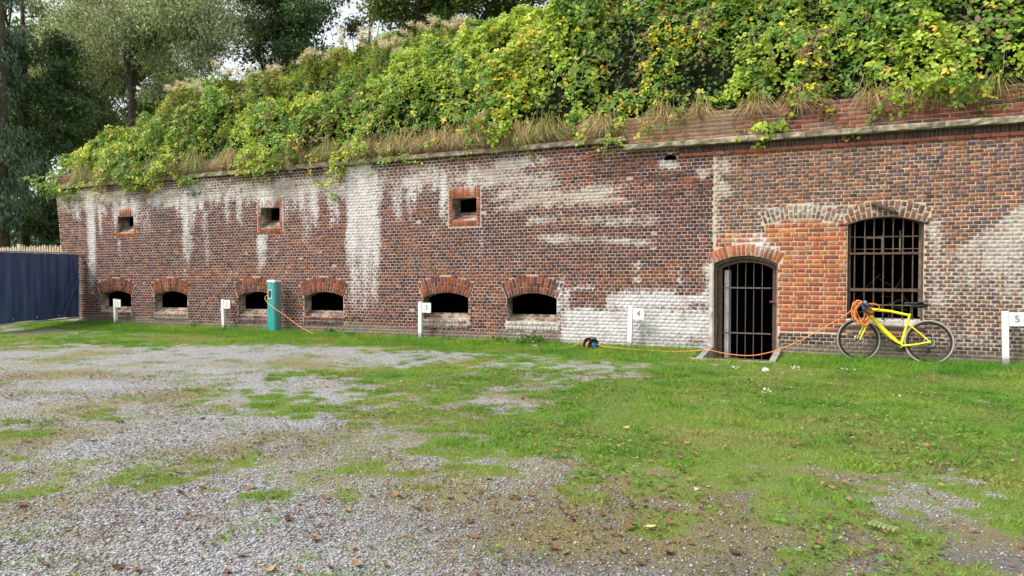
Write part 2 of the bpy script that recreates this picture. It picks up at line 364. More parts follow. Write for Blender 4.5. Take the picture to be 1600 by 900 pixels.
# ---- brick colours
PAL = {'left': np.array([(.060,.035,.038),(.092,.046,.041),(.135,.058,.042),(.215,.076,.036),(.072,.060,.070),(.040,.029,.032)]),
       'right': np.array([(.34,.15,.075),(.10,.088,.105),(.145,.082,.072),(.24,.105,.068),(.062,.052,.054)]),
       'infill': np.array([(.37,.115,.048),(.31,.098,.050),(.42,.170,.062),(.25,.088,.058),(.36,.18,.12)]),
       'red': np.array([(.23,.078,.052),(.17,.060,.046),(.25,.098,.060),(.12,.06,.052)]),
       'dark': np.array([(.075,.05,.05),(.10,.07,.06),(.06,.045,.05)])}
def pick(pal, n, p): return PAL[pal][RNG.choice(len(PAL[pal]), n, p=p)] * (1 + RNG.normal(0, .10, (n, 1))) * (1 + RNG.normal(0, .03, (n, 3)))
def left_colours(u, z):
    n = len(u); o = fbm(u * .45, z * .9 + 2, 3); f = fbm(u * 2.5 + 11, z * 5, 3)
    warm = .5 * np.exp(-((z - 1.33) / .22) ** 2) + .38 * np.exp(-((z - 2.0) / .18) ** 2) * (u < -7) + .9 * (o - .5) + .9 * (f - .5) + .15 * smooth(-4, -11, -u) * 0
    warm += .25 * (1 - smooth(.9, 1.2, z)) + np.where(u > -5.2, .05, 0)
    r = RNG.random(n); idx = np.where(r < .10 + .75 * warm, 3, np.where(r < .40 + .7 * warm, 2, np.where(r < .72, 1, np.where(r < .90, 0, np.where(r < .96, 4, 5)))))
    return .92 * (PAL['left'][idx] * .86 + np.array([.105, .062, .058]) * .14) * (1 + RNG.normal(0, .12, (n, 1))) * (1 + RNG.normal(0, .03, (n, 3)))
def right_colours(i, row):
    n = len(i); k = (i + (row % 2) * 2) % 3
    idx = np.where(k == 0, 0, np.where(k == 1, 1, 2)); r = RNG.random(n)
    idx = np.where(r < .16, 3, np.where(r < .25, 1, np.where(r < .30, 4, np.where(r < .36, 2, idx))))
    return (PAL['right'][idx] * .76 + np.array([.185, .098, .070]) * .24) * (1 + RNG.normal(0, .12, (n, 1))) * (1 + RNG.normal(0, .03, (n, 3)))

BK = 0.09
def brick_geo(C, yf, depth=.022):
    """C (n,4,2) corners LL LR UR UL on the wall plane, yf front y of each brick"""
    n = len(C); ctr = C.mean(1, keepdims=True); I = C + (ctr - C) * BK
    V = np.zeros((n, 12, 3)); V[:, :4, 0] = C[..., 0]; V[:, :4, 2] = C[..., 1]; V[:, :4, 1] = depth
    V[:, 4:8, 0] = C[..., 0]; V[:, 4:8, 2] = C[..., 1]; V[:, 4:8, 1] = (yf + .0035)[:, None]
    V[:, 8:, 0] = I[..., 0]; V[:, 8:, 2] = I[..., 1]; V[:, 8:, 1] = yf[:, None] + RNG.normal(0, .0008, (n, 4))
    F = [(a, (a + 1) % 4, (a + 1) % 4 + 4, a + 4) for a in range(4)] + [(a + 4, (a + 1) % 4 + 4, (a + 1) % 4 + 8, a + 8) for a in range(4)] + [(8, 9, 10, 11)]
    F = np.array(F)
    k = np.array([(-1, 0, -1), (1, 0, -1), (1, 0, 1), (-1, 0, 1)], float); L = np.concatenate([k, k, k * (1 - BK)])[None].repeat(n, 0)
    return V, F, L
def brick_attrs(V, L, col, extra=0.):
    s = stains(V[..., 0].ravel(), V[..., 2].ravel()); s[:, 0] = np.clip(s[:, 0] + extra, 0, 1)
    c = np.repeat(rgba(col)[:, None], V.shape[1], 1).reshape(-1, 4)
    return {'bcol': ('FLOAT_COLOR', c), 'loc': ('FLOAT_VECTOR', L.reshape(-1, 3)), 'stn': ('FLOAT_COLOR', s)}
def bricks_joined(name, C, col, yf, parent, extra=0., depth=.022, stuff=True):
    V, F, L = brick_geo(C, yf, depth); n = len(C)
    o = np_obj(name, V.reshape(-1, 3), (F[None] + 12 * np.arange(n)[:, None, None]).reshape(-1, 4), M['brick'], parent, brick_attrs(V, L, col, extra))
    if stuff: o['kind'] = 'stuff'
    return o
def bricks_single(name, C, col, yf, parent, extra=0., depth=.022):
    V, F, L = brick_geo(C, yf, depth); A = brick_attrs(V, L, col, extra)
    for i in range(len(C)):
        c = np.array([V[i, :, 0].mean(), 0, V[i, :, 2].mean()])
        o = np_obj(name, V[i] - c, F, M['brick'], parent, {k: (t, a.reshape(len(C), 12, -1)[i]) for k, (t, a) in A.items()}); o.location = c
def apparent(C):
    u = C[:, :, 0].mean(1); Z = 14.58 / (1 + 0) ; d = np.hypot(u, CAM_D); area = (C[:, 1, 0] - C[:, 0, 0]) * (C[:, 3, 1] - C[:, 0, 1])
    return area / d ** 2 * (u < 2.35)

def lay(z0, z1, course, pitch, zones, ulo, uhi, only=None, joint=.012, seed=0, bond=None):
    """rows of bricks clipped against zones; returns corners, row, index"""
    out = []; meta = []; rows = int(round((z1 - z0) / course))
    for r in range(rows):
        a = z0 + r * course; zb, zt = a + joint / 2, a + course - joint / 2; zm = (zb + zt) / 2
        lo = ulo(zm) if callable(ulo) else ulo; hi = uhi(zm) if callable(uhi) else uhi
        g = np.arange(lo, hi, .008); blk = np.zeros(len(g), bool)
        for zn in zones: blk |= zn.covers(g, np.full_like(g, zm))
        if only is not None: blk |= ~only.covers(g, np.full_like(g, zm))
        free = ~blk; ed = np.flatnonzero(np.diff(np.concatenate([[0], free.astype(int), [0]])))
        iv = [(g[ed[k]], g[min(ed[k + 1], len(g)) - 1]) for k in range(0, len(ed), 2)]
        p = pitch if bond is None else bond[r % len(bond)]
        off = (r % 2) * p / 2 + RNG.normal(0, .006); i0 = int(math.floor((lo - off) / p)) - 1; i1 = int((hi - off) / p) + 2
        e = off + p * np.arange(i0, i1 + 1) + RNG.normal(0, .005, i1 - i0 + 1)
        for (fa, fb) in iv:
            if fb - fa < .03: continue
            for k in range(len(e) - 1):
                x0 = max(e[k] + joint / 2, fa + joint * .3); x1 = min(e[k + 1] - joint / 2, fb - joint * .3)
                if x1 - x0 < .028: continue
                out.append((x0, x1, zb, zt)); meta.append((r, i0 + k))
    o = np.array(out); n = len(o)
    C = np.stack([np.stack([o[:, 0], o[:, 2]], 1), np.stack([o[:, 1], o[:, 2]], 1), np.stack([o[:, 1], o[:, 3]], 1), np.stack([o[:, 0], o[:, 3]], 1)], 1)
    C = C + RNG.normal(0, .0016, C.shape); C[:, :, 1] += RNG.normal(0, .0012, (n, 1))
    C[:, :, 1] += (.006 * (fbm(C[:, :, 0] * .6, C[:, :, 1] * .5 + 30) - .5))
    m = np.array(meta); return C, m[:, 0], m[:, 1]

fort = tag(empty('brick_fort', (-9, 0, 0)), 'long old brick fort wall with low arched embrasures, barred door and barred window', 'fort')
FP = fort                                     # children are built in world metres; undo the empty's offset
class _Off: pass
def under(o, parent=fort):
    o.parent = parent; o.matrix_parent_inverse = Matrix.Translation((9, 0, 0)) if parent is fort else Matrix.Identity(4); return o

# ---- wall core: mortar sheet with the openings left out
ALL = EMB + SLIT + [DOOR, WIN, HOLE]
def wall_top(u): return 3.82 if u < LEDGE_STEP else (3.64 if u < -2.9 else 3.68)
edges = set(np.round(np.arange(-19.6, U_END + .01, .09), 3)) | {LEDGE_STEP, -2.9}
for o in ALL: edges |= {round(x, 4) for x in np.linspace(o.u0, o.u1, 15 if not o.flat else 4)}
edges = sorted(e for e in edges)
edges = [e for i, e in enumerate(edges) if i == 0 or e - edges[i - 1] > 1e-3]
V = []; Q = []
for a, b in zip(edges[:-1], edges[1:]):
    m = (a + b) / 2; ops = sorted([o for o in ALL if o.u0 < m < o.u1], key=lambda o: o.zb)
    lo = (-.3, -.3); segs = []
    for o in ops: segs.append((lo, (o.zb, o.zb))); lo = (float(o.top(a)), float(o.top(b)))
    segs.append((lo, (wall_top(m), wall_top(m))))
    for (l0, l1), (h0, h1) in segs:
        k = max(1, int(round((h0 - l0) / .07)))
        base = len(V)
        for t in np.linspace(0, 1, k + 1):
            for uu, l, h in ((a, l0, h0), (b, l1, h1)):
                z = l + (h - l) * t; V.append((float(left_edge(z)) if uu == edges[0] else uu, .0015, z))
        for i in range(k): Q.append((base + 2 * i, base + 2 * i + 1, base + 2 * i + 3, base + 2 * i + 2))
for i, z in enumerate(np.linspace(-.3, 3.82, 12)):
    if i: V += [(float(left_edge(zp)), .0045, zp), (float(left_edge(z)), .0045, z), (float(left_edge(z)) , 4, z), (float(left_edge(zp)), 4, zp)]; q = len(V); Q.append((q - 4, q - 3, q - 2, q - 1))
    zp = z
V = np.array(V); V[:, 2] += shear(V[:, 0]) * (V[:, 0] < SEAM)
st = stains(V[:, 0], V[:, 2]); mc = np.where(V[:, :1] < SEAM, np.array([[.43, .345, .305]]), np.array([[.56, .46, .35]])) * (.8 + .4 * fbm(V[:, 0] * 3, V[:, 2] * 3))[:, None]
st[:, 0] = np.clip(st[:, 0] * 1.25, 0, 1)
wall = np_obj('wall', V, np.array(Q), M['mortar'], None, {'bcol': ('FLOAT_COLOR', rgba(mc)), 'stn': ('FLOAT_COLOR', st)}); under(wall)

# ---- bricks
CL, rl, il = lay(-.03, 3.80, .064, .111, L_ZONES, left_edge, SEAM, seed=1)
top = np.where(CL[:, :, 0].mean(1) < LEDGE_STEP, 3.81, 3.62); k = CL[:, 2, 1] < top; CL = CL[k]
CL[:, :, 1] += shear(CL[:, :, 0]); uc = CL[:, :, 0].mean(1); zc = CL[:, :, 1].mean(1)
step = (fbm(uc * .5, zc * 3.5) > .55) * (zc > 2.4) * (uc > -4.6) * RNG.random(len(uc)) * .010     # uneven courses near the broken corner
bricks_joined('brick', CL, left_colours(uc, zc), -RNG.normal(.0035, .0018, len(CL)) - step, wall)
CR, rr, ir = lay(-.03, 3.46, .0605, .117, R_ZONES + [Infill()], SEAM + .012, U_END)
uR = CR[:, :, 0].mean(1); zR = CR[:, :, 1].mean(1); cR = right_colours(ir, rr)
low = zR < .42 + .1 * (fbm(uR * 2, zR) - .5); cR[low] = pick('dark', low.sum(), [.4, .4, .2]); mid_ = (uR > 1) & (zR < 1.5) & ~low; cR[mid_] = cR[mid_] * np.array([.72, .8, .9])
yR = -RNG.normal(.0045, .002, len(CR)) - .006 * (zR > 2.6) * (RNG.random(len(uR)))
CI, ri, ii = lay(.42, 2.40, .0755, .235, [DOOR, Ring(), Rect(-2.4, -1.19, -1, 1.5)], SEAM + .03, -.118, only=Infill(), joint=.013, bond=[.235, .1175])
cI = pick('infill', len(CI), [.34, .26, .16, .14, .10]); uI = CI[:, :, 0].mean(1)
ap = np.concatenate([apparent(CR), apparent(CI) * 1.0]); order = np.argsort(-ap); sel = np.zeros(len(ap), bool); sel[order[:300]] = True
CC = np.concatenate([CR, CI]); cc = np.concatenate([cR, cI]); yy = np.concatenate([yR, -RNG.normal(.0045, .0015, len(CI))])
bricks_single('brick', CC[sel], cc[sel], yy[sel], wall)
bricks_joined('brick', CC[~sel], cc[~sel], yy[~sel], wall)

# ---- arches
def arch(o, name, n, split, pal, p, single, extra=0., thick=.006, label=None, y=0.0):
    t = o.ring; a0 = o.a + .008; R0, R1 = o.R + .002, o.R + t
    an = np.linspace(-a0, a0, 25); V = []; Q = []
    for q in an:
        for R in (R0 - .001, R1): V.append((o.uc + R * math.sin(q), y + .003, o.zz + R * math.cos(q)))
    for i in range(24): Q.append((2 * i, 2 * i + 2, 2 * i + 3, 2 * i + 1))
    V = np.array(V); V[:, 2] += shear(V[:, 0]); s = stains(V[:, 0], V[:, 2]); s[:, 0] = np.clip(s[:, 0] + extra, 0, 1)
    ring = np_obj(name, V, np.array(Q), M['mortar'], None, {'bcol': ('FLOAT_COLOR', np.tile((.58, .49, .38, 1), (len(V), 1))), 'stn': ('FLOAT_COLOR', s)}); under(ring)
    if label: ring['label'] = label
    C = []; e = np.linspace(-a0, a0, n + 1)
    for i in range(n):
        cuts = [R0, R1] if not split else ([R0, R0 + t * .36, R1] if i % 2 else [R0, R0 + t * .64, R1])
        for ra, rb in zip(cuts[:-1], cuts[1:]):
            g = thick; pts = []
            for (q, R) in ((e[i], ra), (e[i + 1], ra), (e[i + 1], rb), (e[i], rb)):
                sgn = 1 if q == e[i] else -1; qq = q + sgn * g / R * random.uniform(.7, 1.2); RR = R + (g if R == ra else -g)
                pts.append((o.uc + RR * math.sin(qq), o.zz + RR * math.cos(qq)))
            C.append(pts)
    C = np.array(C); C[:, :, 1] += shear(C[:, :, 0]); yf = -RNG.normal(.008, .003, len(C)) + y
    (bricks_single if single else bricks_joined)('brick', C, pick(pal, len(C), p), yf, ring, extra)
PAL['emb'] = np.array([(.22,.07,.035),(.10,.05,.045),(.16,.06,.04),(.27,.09,.04)])
for i, o in enumerate(EMB): arch(o, 'embrasure_arch', 17, True, 'emb', [.38, .2, .27, .15], i >= 4)
PAL['wa'] = np.array([(.17,.085,.055),(.11,.08,.07),(.20,.12,.08),(.23,.10,.05)])
arch(DOOR, 'door_arch', 16, False, 'infill', [.4, .3, .1, .15, .05], True)
arch(WIN, 'window_arch', 15, True, 'wa', [.4, .25, .2, .15], True, .12, .0095)
arch(BLIND, 'blind_arch', 17, True, 'wa', [.3, .35, .2, .15], True, .06, .0095, label='bricked up arch of pale mortared bricks above orange infill')

# ---- reveals: tapering brick funnels behind the openings
t = NT('limewashed_brick_reveal'); P = t.n('SeparateXYZ', {0: t.pos()})
vv = t.n('CombineXYZ', {0: t.math('ADD', P.outputs[1], t.math('MULTIPLY', P.outputs[0], .5)), 1: P.outputs[2], 2: 0.0})
bt = t.n('TexBrick', {'Vector': vv.outputs[0], 'Color1': (.15, .07, .045, 1), 'Color2': (.09, .05, .045, 1), 'Mortar': (.34, .28, .22, 1), 'Scale': 1.0, 'Mortar Size': .006, 'Brick Width': .2, 'Row Height': .064})
c_ = t.mix(t.ramp(t.noise(5, t.pos(), 6, .65), .42, .62), bt.outputs[0], (.36, .31, .25)); c_ = t.mix(t.ramp(t.noise(3, t.pos(), 4), .5, .7), c_, (.10, .09, .07))
M['reveal'] = t.done(c_, .95, t.bump(t.noise(40, t.pos(), 4), .5, .006), .15)
def funnel(name, outer, inner, y0, y1, mat, parent=None):
    V = [(a, y0, b + float(shear(a)) * (a < SEAM)) for a, b in outer] + [(a, y1, b + float(shear(a)) * (a < SEAM)) for a, b in inner]; n = len(outer)
    o = np_obj(name, np.array(V), np.array([(i, i + n, (i + 1) % n + n, (i + 1) % n) for i in range(n)]), mat); return under(o, parent or fort)
def rect_inner(op, u0, u1, z0, z1, n=14):
    us = np.linspace(u0, u1, n); return [(u0, z0)] + [(u, z1 + (.02 * math.sin(math.pi * i / (n - 1)))) for i, u in enumerate(us)] + [(u1, z0)]
for i, o in enumerate(EMB):
    w_ = o.u1 - o.u0
    funnel('embrasure_reveal', o.outline(), [(o.u0 + .02, .585)] + [(o.u0 + .02 + (o.u1 - o.u0 - .03) * i / 13, float(o.top(o.u0 + (o.u1 - o.u0) * i / 13)) - .01) for i in range(14)] + [(o.u1 - .01, .585)], .004, .22, M['reveal'])
    # sloping sill of two brick courses and a row of bricks on edge under it
    sm = MB(); sm.add([(o.u0 - .02, -.004, .285), (o.u1 + .015, -.004, .285), (o.u1 + .015, -.004, .455), (o.u0 - .02, -.004, .455)], [(0, 1, 2, 3)])
    for v in range(4): sm.v[v] = (sm.v[v][0], sm.v[v][1], sm.v[v][2] + float(shear(sm.v[v][0])))
    Cs = []; e = np.arange(o.u0 - .02, o.u1 - .02, .075)
    for q in e: Cs.append([(q + .005, .29), (q + .07, .29), (q + .07, .365), (q + .005, .365)])
    for q in np.arange(o.u0 - .02, o.u1 - .05, .118): Cs.append([(q + .005, .38), (q + .113, .38), (q + .113, .448), (q + .005, .448)])
    Cs = np.array(Cs); Cs[:, :, 1] += shear(Cs[:, :, 0]); n_ = len(Cs)
    V = np.array(sm.v); s_ = stains(V[:, 0], V[:, 2]); ex = (.1, .3, .2, .1, .35, .55)[i]
    s_[:, 0] = np.clip(s_[:, 0] + ex, 0, 1)
    sill = np_obj('embrasure_sill', V, np.array(sm.f), M['mortar'], None, {'bcol': ('FLOAT_COLOR', np.tile((.4, .32, .26, 1), (4, 1))), 'stn': ('FLOAT_COLOR', s_)}); under(sill)
    bricks_joined('brick', Cs, np.concatenate([pick('dark', len(e), [.4, .4, .2]), pick('emb', n_ - len(e), [.3, .3, .3, .1])]), -.012 - RNG.normal(.004, .002, n_), sill, ex)
for o in SLIT:
    w_ = o.u1 - o.u0
    funnel('slit_reveal', o.outline(4), rect_inner(o, o.u0 + .01, o.u1 - .01, o.zb + .20, o.zs - .015, 4), .004, .34, M['reveal'])
    Cs = []
    for q in np.linspace(o.u0 + .003, o.u1 - .003, 9)[:-1]:
        ww = (w_ - .006) / 8; Cs.append([(q + .004, o.zs + .012), (q + ww - .004, o.zs + .012), (q + ww - .004, o.zs + .225), (q + .004, o.zs + .225)])
        Cs.append([(q + .004, o.zb - .115), (q + ww - .004, o.zb - .115), (q + ww - .004, o.zb - .01), (q + .004, o.zb - .01)])
    for zq in np.arange(o.zb - .12, o.zs + .19, .064):
        k_ = .02 * (int(zq * 31) % 2)
        Cs.append([(o.u0 - .10 + k_, zq + .005), (o.u0 - .004, zq + .005), (o.u0 - .004, zq + .058), (o.u0 - .10 + k_, zq + .058)])
        Cs.append([(o.u1 + .004, zq + .005), (o.u1 + .095 - k_, zq + .005), (o.u1 + .095 - k_, zq + .058), (o.u1 + .004, zq + .058)])
    Cs = np.array(Cs); Cs[:, :, 1] += shear(Cs[:, :, 0])
    sb = bricks_joined('slit_surround', Cs, pick('infill', len(Cs), [.4, .35, .05, .2, 0]) * .82, -RNG.normal(.008, .002, len(Cs)), None); under(sb)
funnel('door_reveal', DOOR.outline(), DOOR.outline(), .004, .62, M['reveal'])
funnel('window_reveal', WIN.outline(), WIN.outline(), .004, .55, M['reveal'])
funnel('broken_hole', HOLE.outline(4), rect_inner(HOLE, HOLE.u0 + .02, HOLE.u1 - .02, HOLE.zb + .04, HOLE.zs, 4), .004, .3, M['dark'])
# dark rooms behind
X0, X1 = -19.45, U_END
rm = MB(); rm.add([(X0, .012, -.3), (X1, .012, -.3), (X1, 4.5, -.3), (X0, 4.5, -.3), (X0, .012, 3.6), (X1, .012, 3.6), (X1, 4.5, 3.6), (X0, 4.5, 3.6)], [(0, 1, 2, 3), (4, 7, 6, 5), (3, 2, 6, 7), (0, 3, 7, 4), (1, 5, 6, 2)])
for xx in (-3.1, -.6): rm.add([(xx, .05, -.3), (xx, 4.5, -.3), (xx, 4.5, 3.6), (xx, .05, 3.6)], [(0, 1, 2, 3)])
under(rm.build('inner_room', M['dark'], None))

# ---- coping ledge, string course, parapet
def coping(u0, u1, z0, z1, yf, sh, seed):
    m = MB(); n = 7; vs = []
    r = random.Random(seed)
    for i in range(n + 1):
        u = u0 + (u1 - u0) * i / n; s_ = float(shear(u)) if sh else 0.; j = lambda a=.013: r.uniform(-a, a)
        vs.append([(u, yf + .012 + j(), z0 + s_ + j(.004)), (u, yf + j(), z0 + .016 + s_ + j()), (u, yf + j(), z1 - .022 + s_ + j()), (u, yf + .03 + j(), z1 + s_ + j(.005)), (u, .30, z1 + .01 + s_), (u, .30, z0 + s_)])
    V = [p for s in vs for p in s]; F = []
    for i in range(n):
        for k in range(6): F.append((i * 6 + k, (i + 1) * 6 + k, (i + 1) * 6 + (k + 1) % 6, i * 6 + (k + 1) % 6))
    F += [tuple(range(5, -1, -1)), tuple(n * 6 + k for k in range(6))]
    m.add(V, F); return under(m.build('coping_stone', M['stone'], None))
u = -20.27; i = 0
while u < LEDGE_STEP - .02:
    e = min(u + random.uniform(.9, 1.3), LEDGE_STEP)
    if LEDGE_STEP - e < .4: e = LEDGE_STEP
    coping(u + .003, e - .003, 3.80, 3.905, -.085, True, i); u = e; i += 1
while u < U_END:
    e = u + random.uniform(.9, 1.25); coping(u + .003, e - .003, 3.635, 3.735, -.165, False, i + 50); u = e; i += 1
def backing(name, u0, u1, z0, z1, y, sh, c=(.3, .22, .17)):
    us = np.linspace(u0, u1, max(2, int((u1 - u0) / .3))); V = []
    for a in us:
        for b in (z0, z1): V.append((a, y, b + (float(shear(a)) if sh else 0)))
    V = np.array(V); Q = np.array([(2 * i, 2 * i + 2, 2 * i + 3, 2 * i + 1) for i in range(len(us) - 1)])
    return under(np_obj(name, V, Q, M['mortar'], None, {'bcol': ('FLOAT_COLOR', np.tile((*c, 1), (len(V), 1))), 'stn': ('FLOAT_COLOR', np.tile((.1, .3, .2, 1), (len(V), 1)))}))
sc_ = backing('string_course', -2.9, U_END, 3.46, 3.64, .0, False)
C = []
for q in np.arange(-2.86, U_END, .235): C.append([(q + .004, 3.462), (q + .231, 3.462), (q + .231, 3.518), (q + .004, 3.518)])
C = np.array(C); kk = C[:, 0, 0] < 2.5; yf = np.full(len(C), -.035)
bricks_single('brick', C[kk], pick('red', kk.sum(), [.5, .1, .4, 0]) * 1.25, yf[kk], sc_); bricks_joined('brick', C[~kk], pick('red', (~kk).sum(), [.5, .1, .4, 0]), yf[~kk], sc_)
C = []
for q in np.arange(-3.75, U_END, .058): C.append([(q + .005, 3.526), (q + .052, 3.526), (q + .052, 3.632), (q + .005, 3.632)])
C = np.array(C); C = C[C[:, 0, 0] > -2.88]; kk = C[:, 0, 0] < 2.4; yf = -RNG.normal(.012, .004, len(C))
bricks_single('brick', C[kk], pick('dark', kk.sum(), [.4, .4, .2]), yf[kk], sc_); bricks_joined('brick', C[~kk], pick('dark', (~kk).sum(), [.4, .4, .2]), yf[~kk], sc_)
for (a, b, z0, rows, sh, yb) in ((-20.2, LEDGE_STEP, 3.907, 4, True, .05), (LEDGE_STEP, U_END, 3.738, 7, False, .02)):
    pb = backing('parapet', a, b, z0, z0 + rows * .071, yb + .004, sh, (.50, .39, .30))
    C, r_, i_ = lay(z0 + .002, z0 + rows * .071, .071, .235, [], a, b, joint=.011)
    if sh: C[:, :, 1] += shear(C[:, :, 0])
    um = C[:, :, 0].mean(1); col = pick('red', len(C), [.4, .25, .2, .15]); ye = (um > LEDGE_STEP - .2) & (um < -2.1); col[ye] = col[ye] * .5 + np.array([.2, .13, .07]); yf = yb - RNG.normal(.0055, .0025, len(C))
    kk = (um > -5.0) & (um < 2.4)
    if kk.any(): bricks_single('brick', C[kk], col[kk], yf[kk], pb, depth=yb + .03)
    bricks_joined('brick', C[~kk], col[~kk], yf[~kk], pb, depth=yb + .03)

M['frame'] = simple('brown_grey_door_surround', (.23, .175, .135), .9, .3, 8, .5, dirt=(.16, .09, .06), dsc=6)
# ---- door: recessed frame, pit with concrete cheeks, barred gate
fr_o = Opening(-2.245, -1.195, -.2, 1.555, 1.694); fr_i = Opening(-2.215, -1.228, -.2, 1.52, 1.645)
fm = MB(); a = fr_o.outline(); b = fr_i.outline(); n = len(a)
fm.add([(p[0], .13, p[1]) for p in a] + [(p[0], .13, p[1]) for p in b] + [(p[0], .24, p[1]) for p in b], [(i, i + 1, n + i + 1, n + i) for i in range(n - 1)] + [(n + i, n + i + 1, 2 * n + i + 1, 2 * n + i) for i in range(n - 1)])
under(fm.build('door_frame', M['frame'], None))
g_i = Opening(-2.13, -1.285, -.13, 1.475, 1.585); g_o = Opening(-2.205, -1.236, -.13, 1.51, 1.632)
gm = MB(); a = g_o.outline(); b = g_i.outline()
gm.add([(p[0], .155, p[1]) for p in a] + [(p[0], .155, p[1]) for p in b] + [(p[0], .195, p[1]) for p in a] + [(p[0], .195, p[1]) for p in b],
       [(i, i + 1, n + i + 1, n + i) for i in range(n - 1)] + [(2 * n + i, 3 * n + i, 3 * n + i + 1, 2 * n + i + 1) for i in range(n - 1)] + [(n + i, n + i + 1, 3 * n + i + 1, 3 * n + i) for i in range(n - 1)])
gm.box(-2.115, -1.305, .16, .19, -.135, -.105, .004)
gate = under(gm.build('gate', M['rust'], None)); gate['label'] = 'rusty arched iron gate with vertical bars'
for x in (-2.014, -1.871, -1.734, -1.598, -1.457): MB().tube([(x, .175, -.12), (x, .175, float(g_i.top(x)) + .01)], .0075, 8).build('bar', M['iron'], gate).matrix_parent_inverse = Matrix.Identity(4)
for z in (1.138, .346): MB().box(-2.11, -1.31, .150, .168, z - .013, z + .013, .003).build('crossbar', M['iron'], gate)
MB().box(-1.33, -1.17, .135, .152, .885, .925, .005).build('latch', M['rust'], gate)
for z in (1.15, .35): MB().tube([(-2.19, .15, z - .05), (-2.19, .15, z + .05)], .014, 8).build('hinge', M['rust'], gate)
under(MB().box(-2.11, -2.02, .26, .45, -.2, 1.45, .006).build('inner_jamb', M['white_plaster'], None))
under(MB().box(-2.33, -2.262, -.010, .02, .02, 1.56, .008).build('plaster_strip', M['plaster'], None))

# ---- window: grille, broken casement, sill
gr = MB(); gx = (-.10, .955)
for x in gx: gr.box(x - .014, x + .014, .06, .085, .56, 2.19, .003)
grille = under(gr.build('window_grille', M['rust'], None))
for x in (-.01, .136, .27, .408, .545, .686, .824):
    MB().tube([(x + random.uniform(-.004, .004), .07, .50), (x, .07, float(WIN.top(x)) - .015)], .0105, 8).build('bar', M['rust'], grille)
for z0, z1 in ((1.70, 1.735), (1.105, 1.155)):
    MB().box(-.115, .965, .045, .0585, z0, z1, .003).build('crossbar', M['rust'], grille)
cas = MB()
for (a, b, c, d) in ((-.11, .96, 1.985, 2.005), (-.11, .96, 1.79, 1.80), (-.11, .96, .87, .885), (-.11, -.07, .7, 2.2), (.92, .96, .7, 2.2), (.38, .42, 1.70, 2.02), (.15, .385, 1.965, 1.995), (.64, .665, 1.75, 2.1), (.13, .155, 1.72, 1.95)): cas.box(a, b, .26, .29, c, d, .004)
under(cas.build('broken_casement', M['oldwood'], None))
db = MB(); r = random.Random(5)
for k in range(16):
    p = Vector((r.uniform(-.05, .9), r.uniform(.35, .9), r.uniform(.7, 1.15))); q = p + Vector((r.uniform(-.3, .3), r.uniform(-.1, .2), r.uniform(-.2, .25)))
    db.tube([p, q], r.uniform(.008, .02), 5)
under(db.build('broken_sticks', M['dark'], None))
for a, b in ((-.115, .16), (.166, .43), (.436, .70), (.706, .965)): under(MB().box(a, b, -.012, .5, .555, .652, .01).build('sill_stone', M['white_plaster'], None))
under(MB().box(-.20, 1.0, -.022, .1, .486, .545, .008).build('sill_beam', M['rust'], None))
lm = MB(); pts = [(-.24, -.02, 2.195)] + [(u, -.012, float(WIN.top(u)) - .006) for u in np.linspace(WIN.u0, WIN.u1, 12)] + [(1.04, -.02, 2.205)]
lm.tube(pts, .013, 6); under(lm.build('steel_lintel', M['rust'], None))
bm_ = MB(); MT = Matrix.Translation((.41, -.05, 2.45)) @ Matrix.Rotation(math.radians(24), 4, 'Y'); bm_.box(-.19, .17, -.05, .06, -.028, .028, .006, MT)
under(bm_.build('rusty_bracket', M['rust'], None))

# ================================================================== GROUND
FW = (-math.sin(YAW), math.cos(YAW)); RT = (math.cos(YAW), math.sin(YAW))
PATCH = [(-10.89,-5.45,2.63,2.42,-1.0),(-8.62,-3.93,1.26,1.11,-1.0),(-7.99,-7.68,1.46,1.10,-.8),(-9.41,-7.30,.97,2.64,-.6),(-4.92,-8.67,1.08,.66,-1.),(-4.62,-7.83,.48,.53,-.8),(-5.01,-6.52,.64,.41,-.6),(-6.62,-2.99,1.26,.71,-.6),(-3.55,-4.84,.39,.40,-.9),(-3.09,-5.92,.38,.38,-1.),(-3.21,-3.91,.38,.35,-.7),(-2.53,-1.55,.40,.42,-1.),(-3.78,-10.71,.67,.65,-.8),(-2.28,-10.01,.54,.47,-.6),(-2.08,-8.43,.50,.85,-.6),(-2.04,-9.20,.35,.63,-.6),(-1.15,-9.68,.42,.34,-.8),(-1.13,-7.99,.36,.34,-.5),(-.38,-7.64,.23,.32,-.5),(.20,-7.37,.14,.15,-.4),(.62,-7.82,.48,.62,-.6),(.72,-8.71,.20,.53,-1.),(-.40,-9.14,.50,.49,-.4),(-1.88,-6.23,1.12,1.12,.9),(-.23,-4.06,2.19,2.48,1.),(.85,-5.72,.84,1.86,1.),(-2.52,-7.80,.73,.54,.5),(-5.70,-4.25,1.37,1.02,.5),(-5.51,-7.37,.66,.67,.5),(-12.97,-2.56,3.95,1.2,.9),(-9.86,-6.19,.73,.62,.5),(-7.11,-4.91,.73,.56,.5),(-3.90,-9.09,.84,.37,.1),(.06,-8.35,.46,.52,.25),(-3.0,-10.4,1.5,.9,-.6),(-.3,-9.0,.9,.6,.12),(.55,-8.2,.6,.6,-.15),(-1.2,-8.1,.8,.4,.05),(-1.0,-7.4,1.2,.8,.15)]
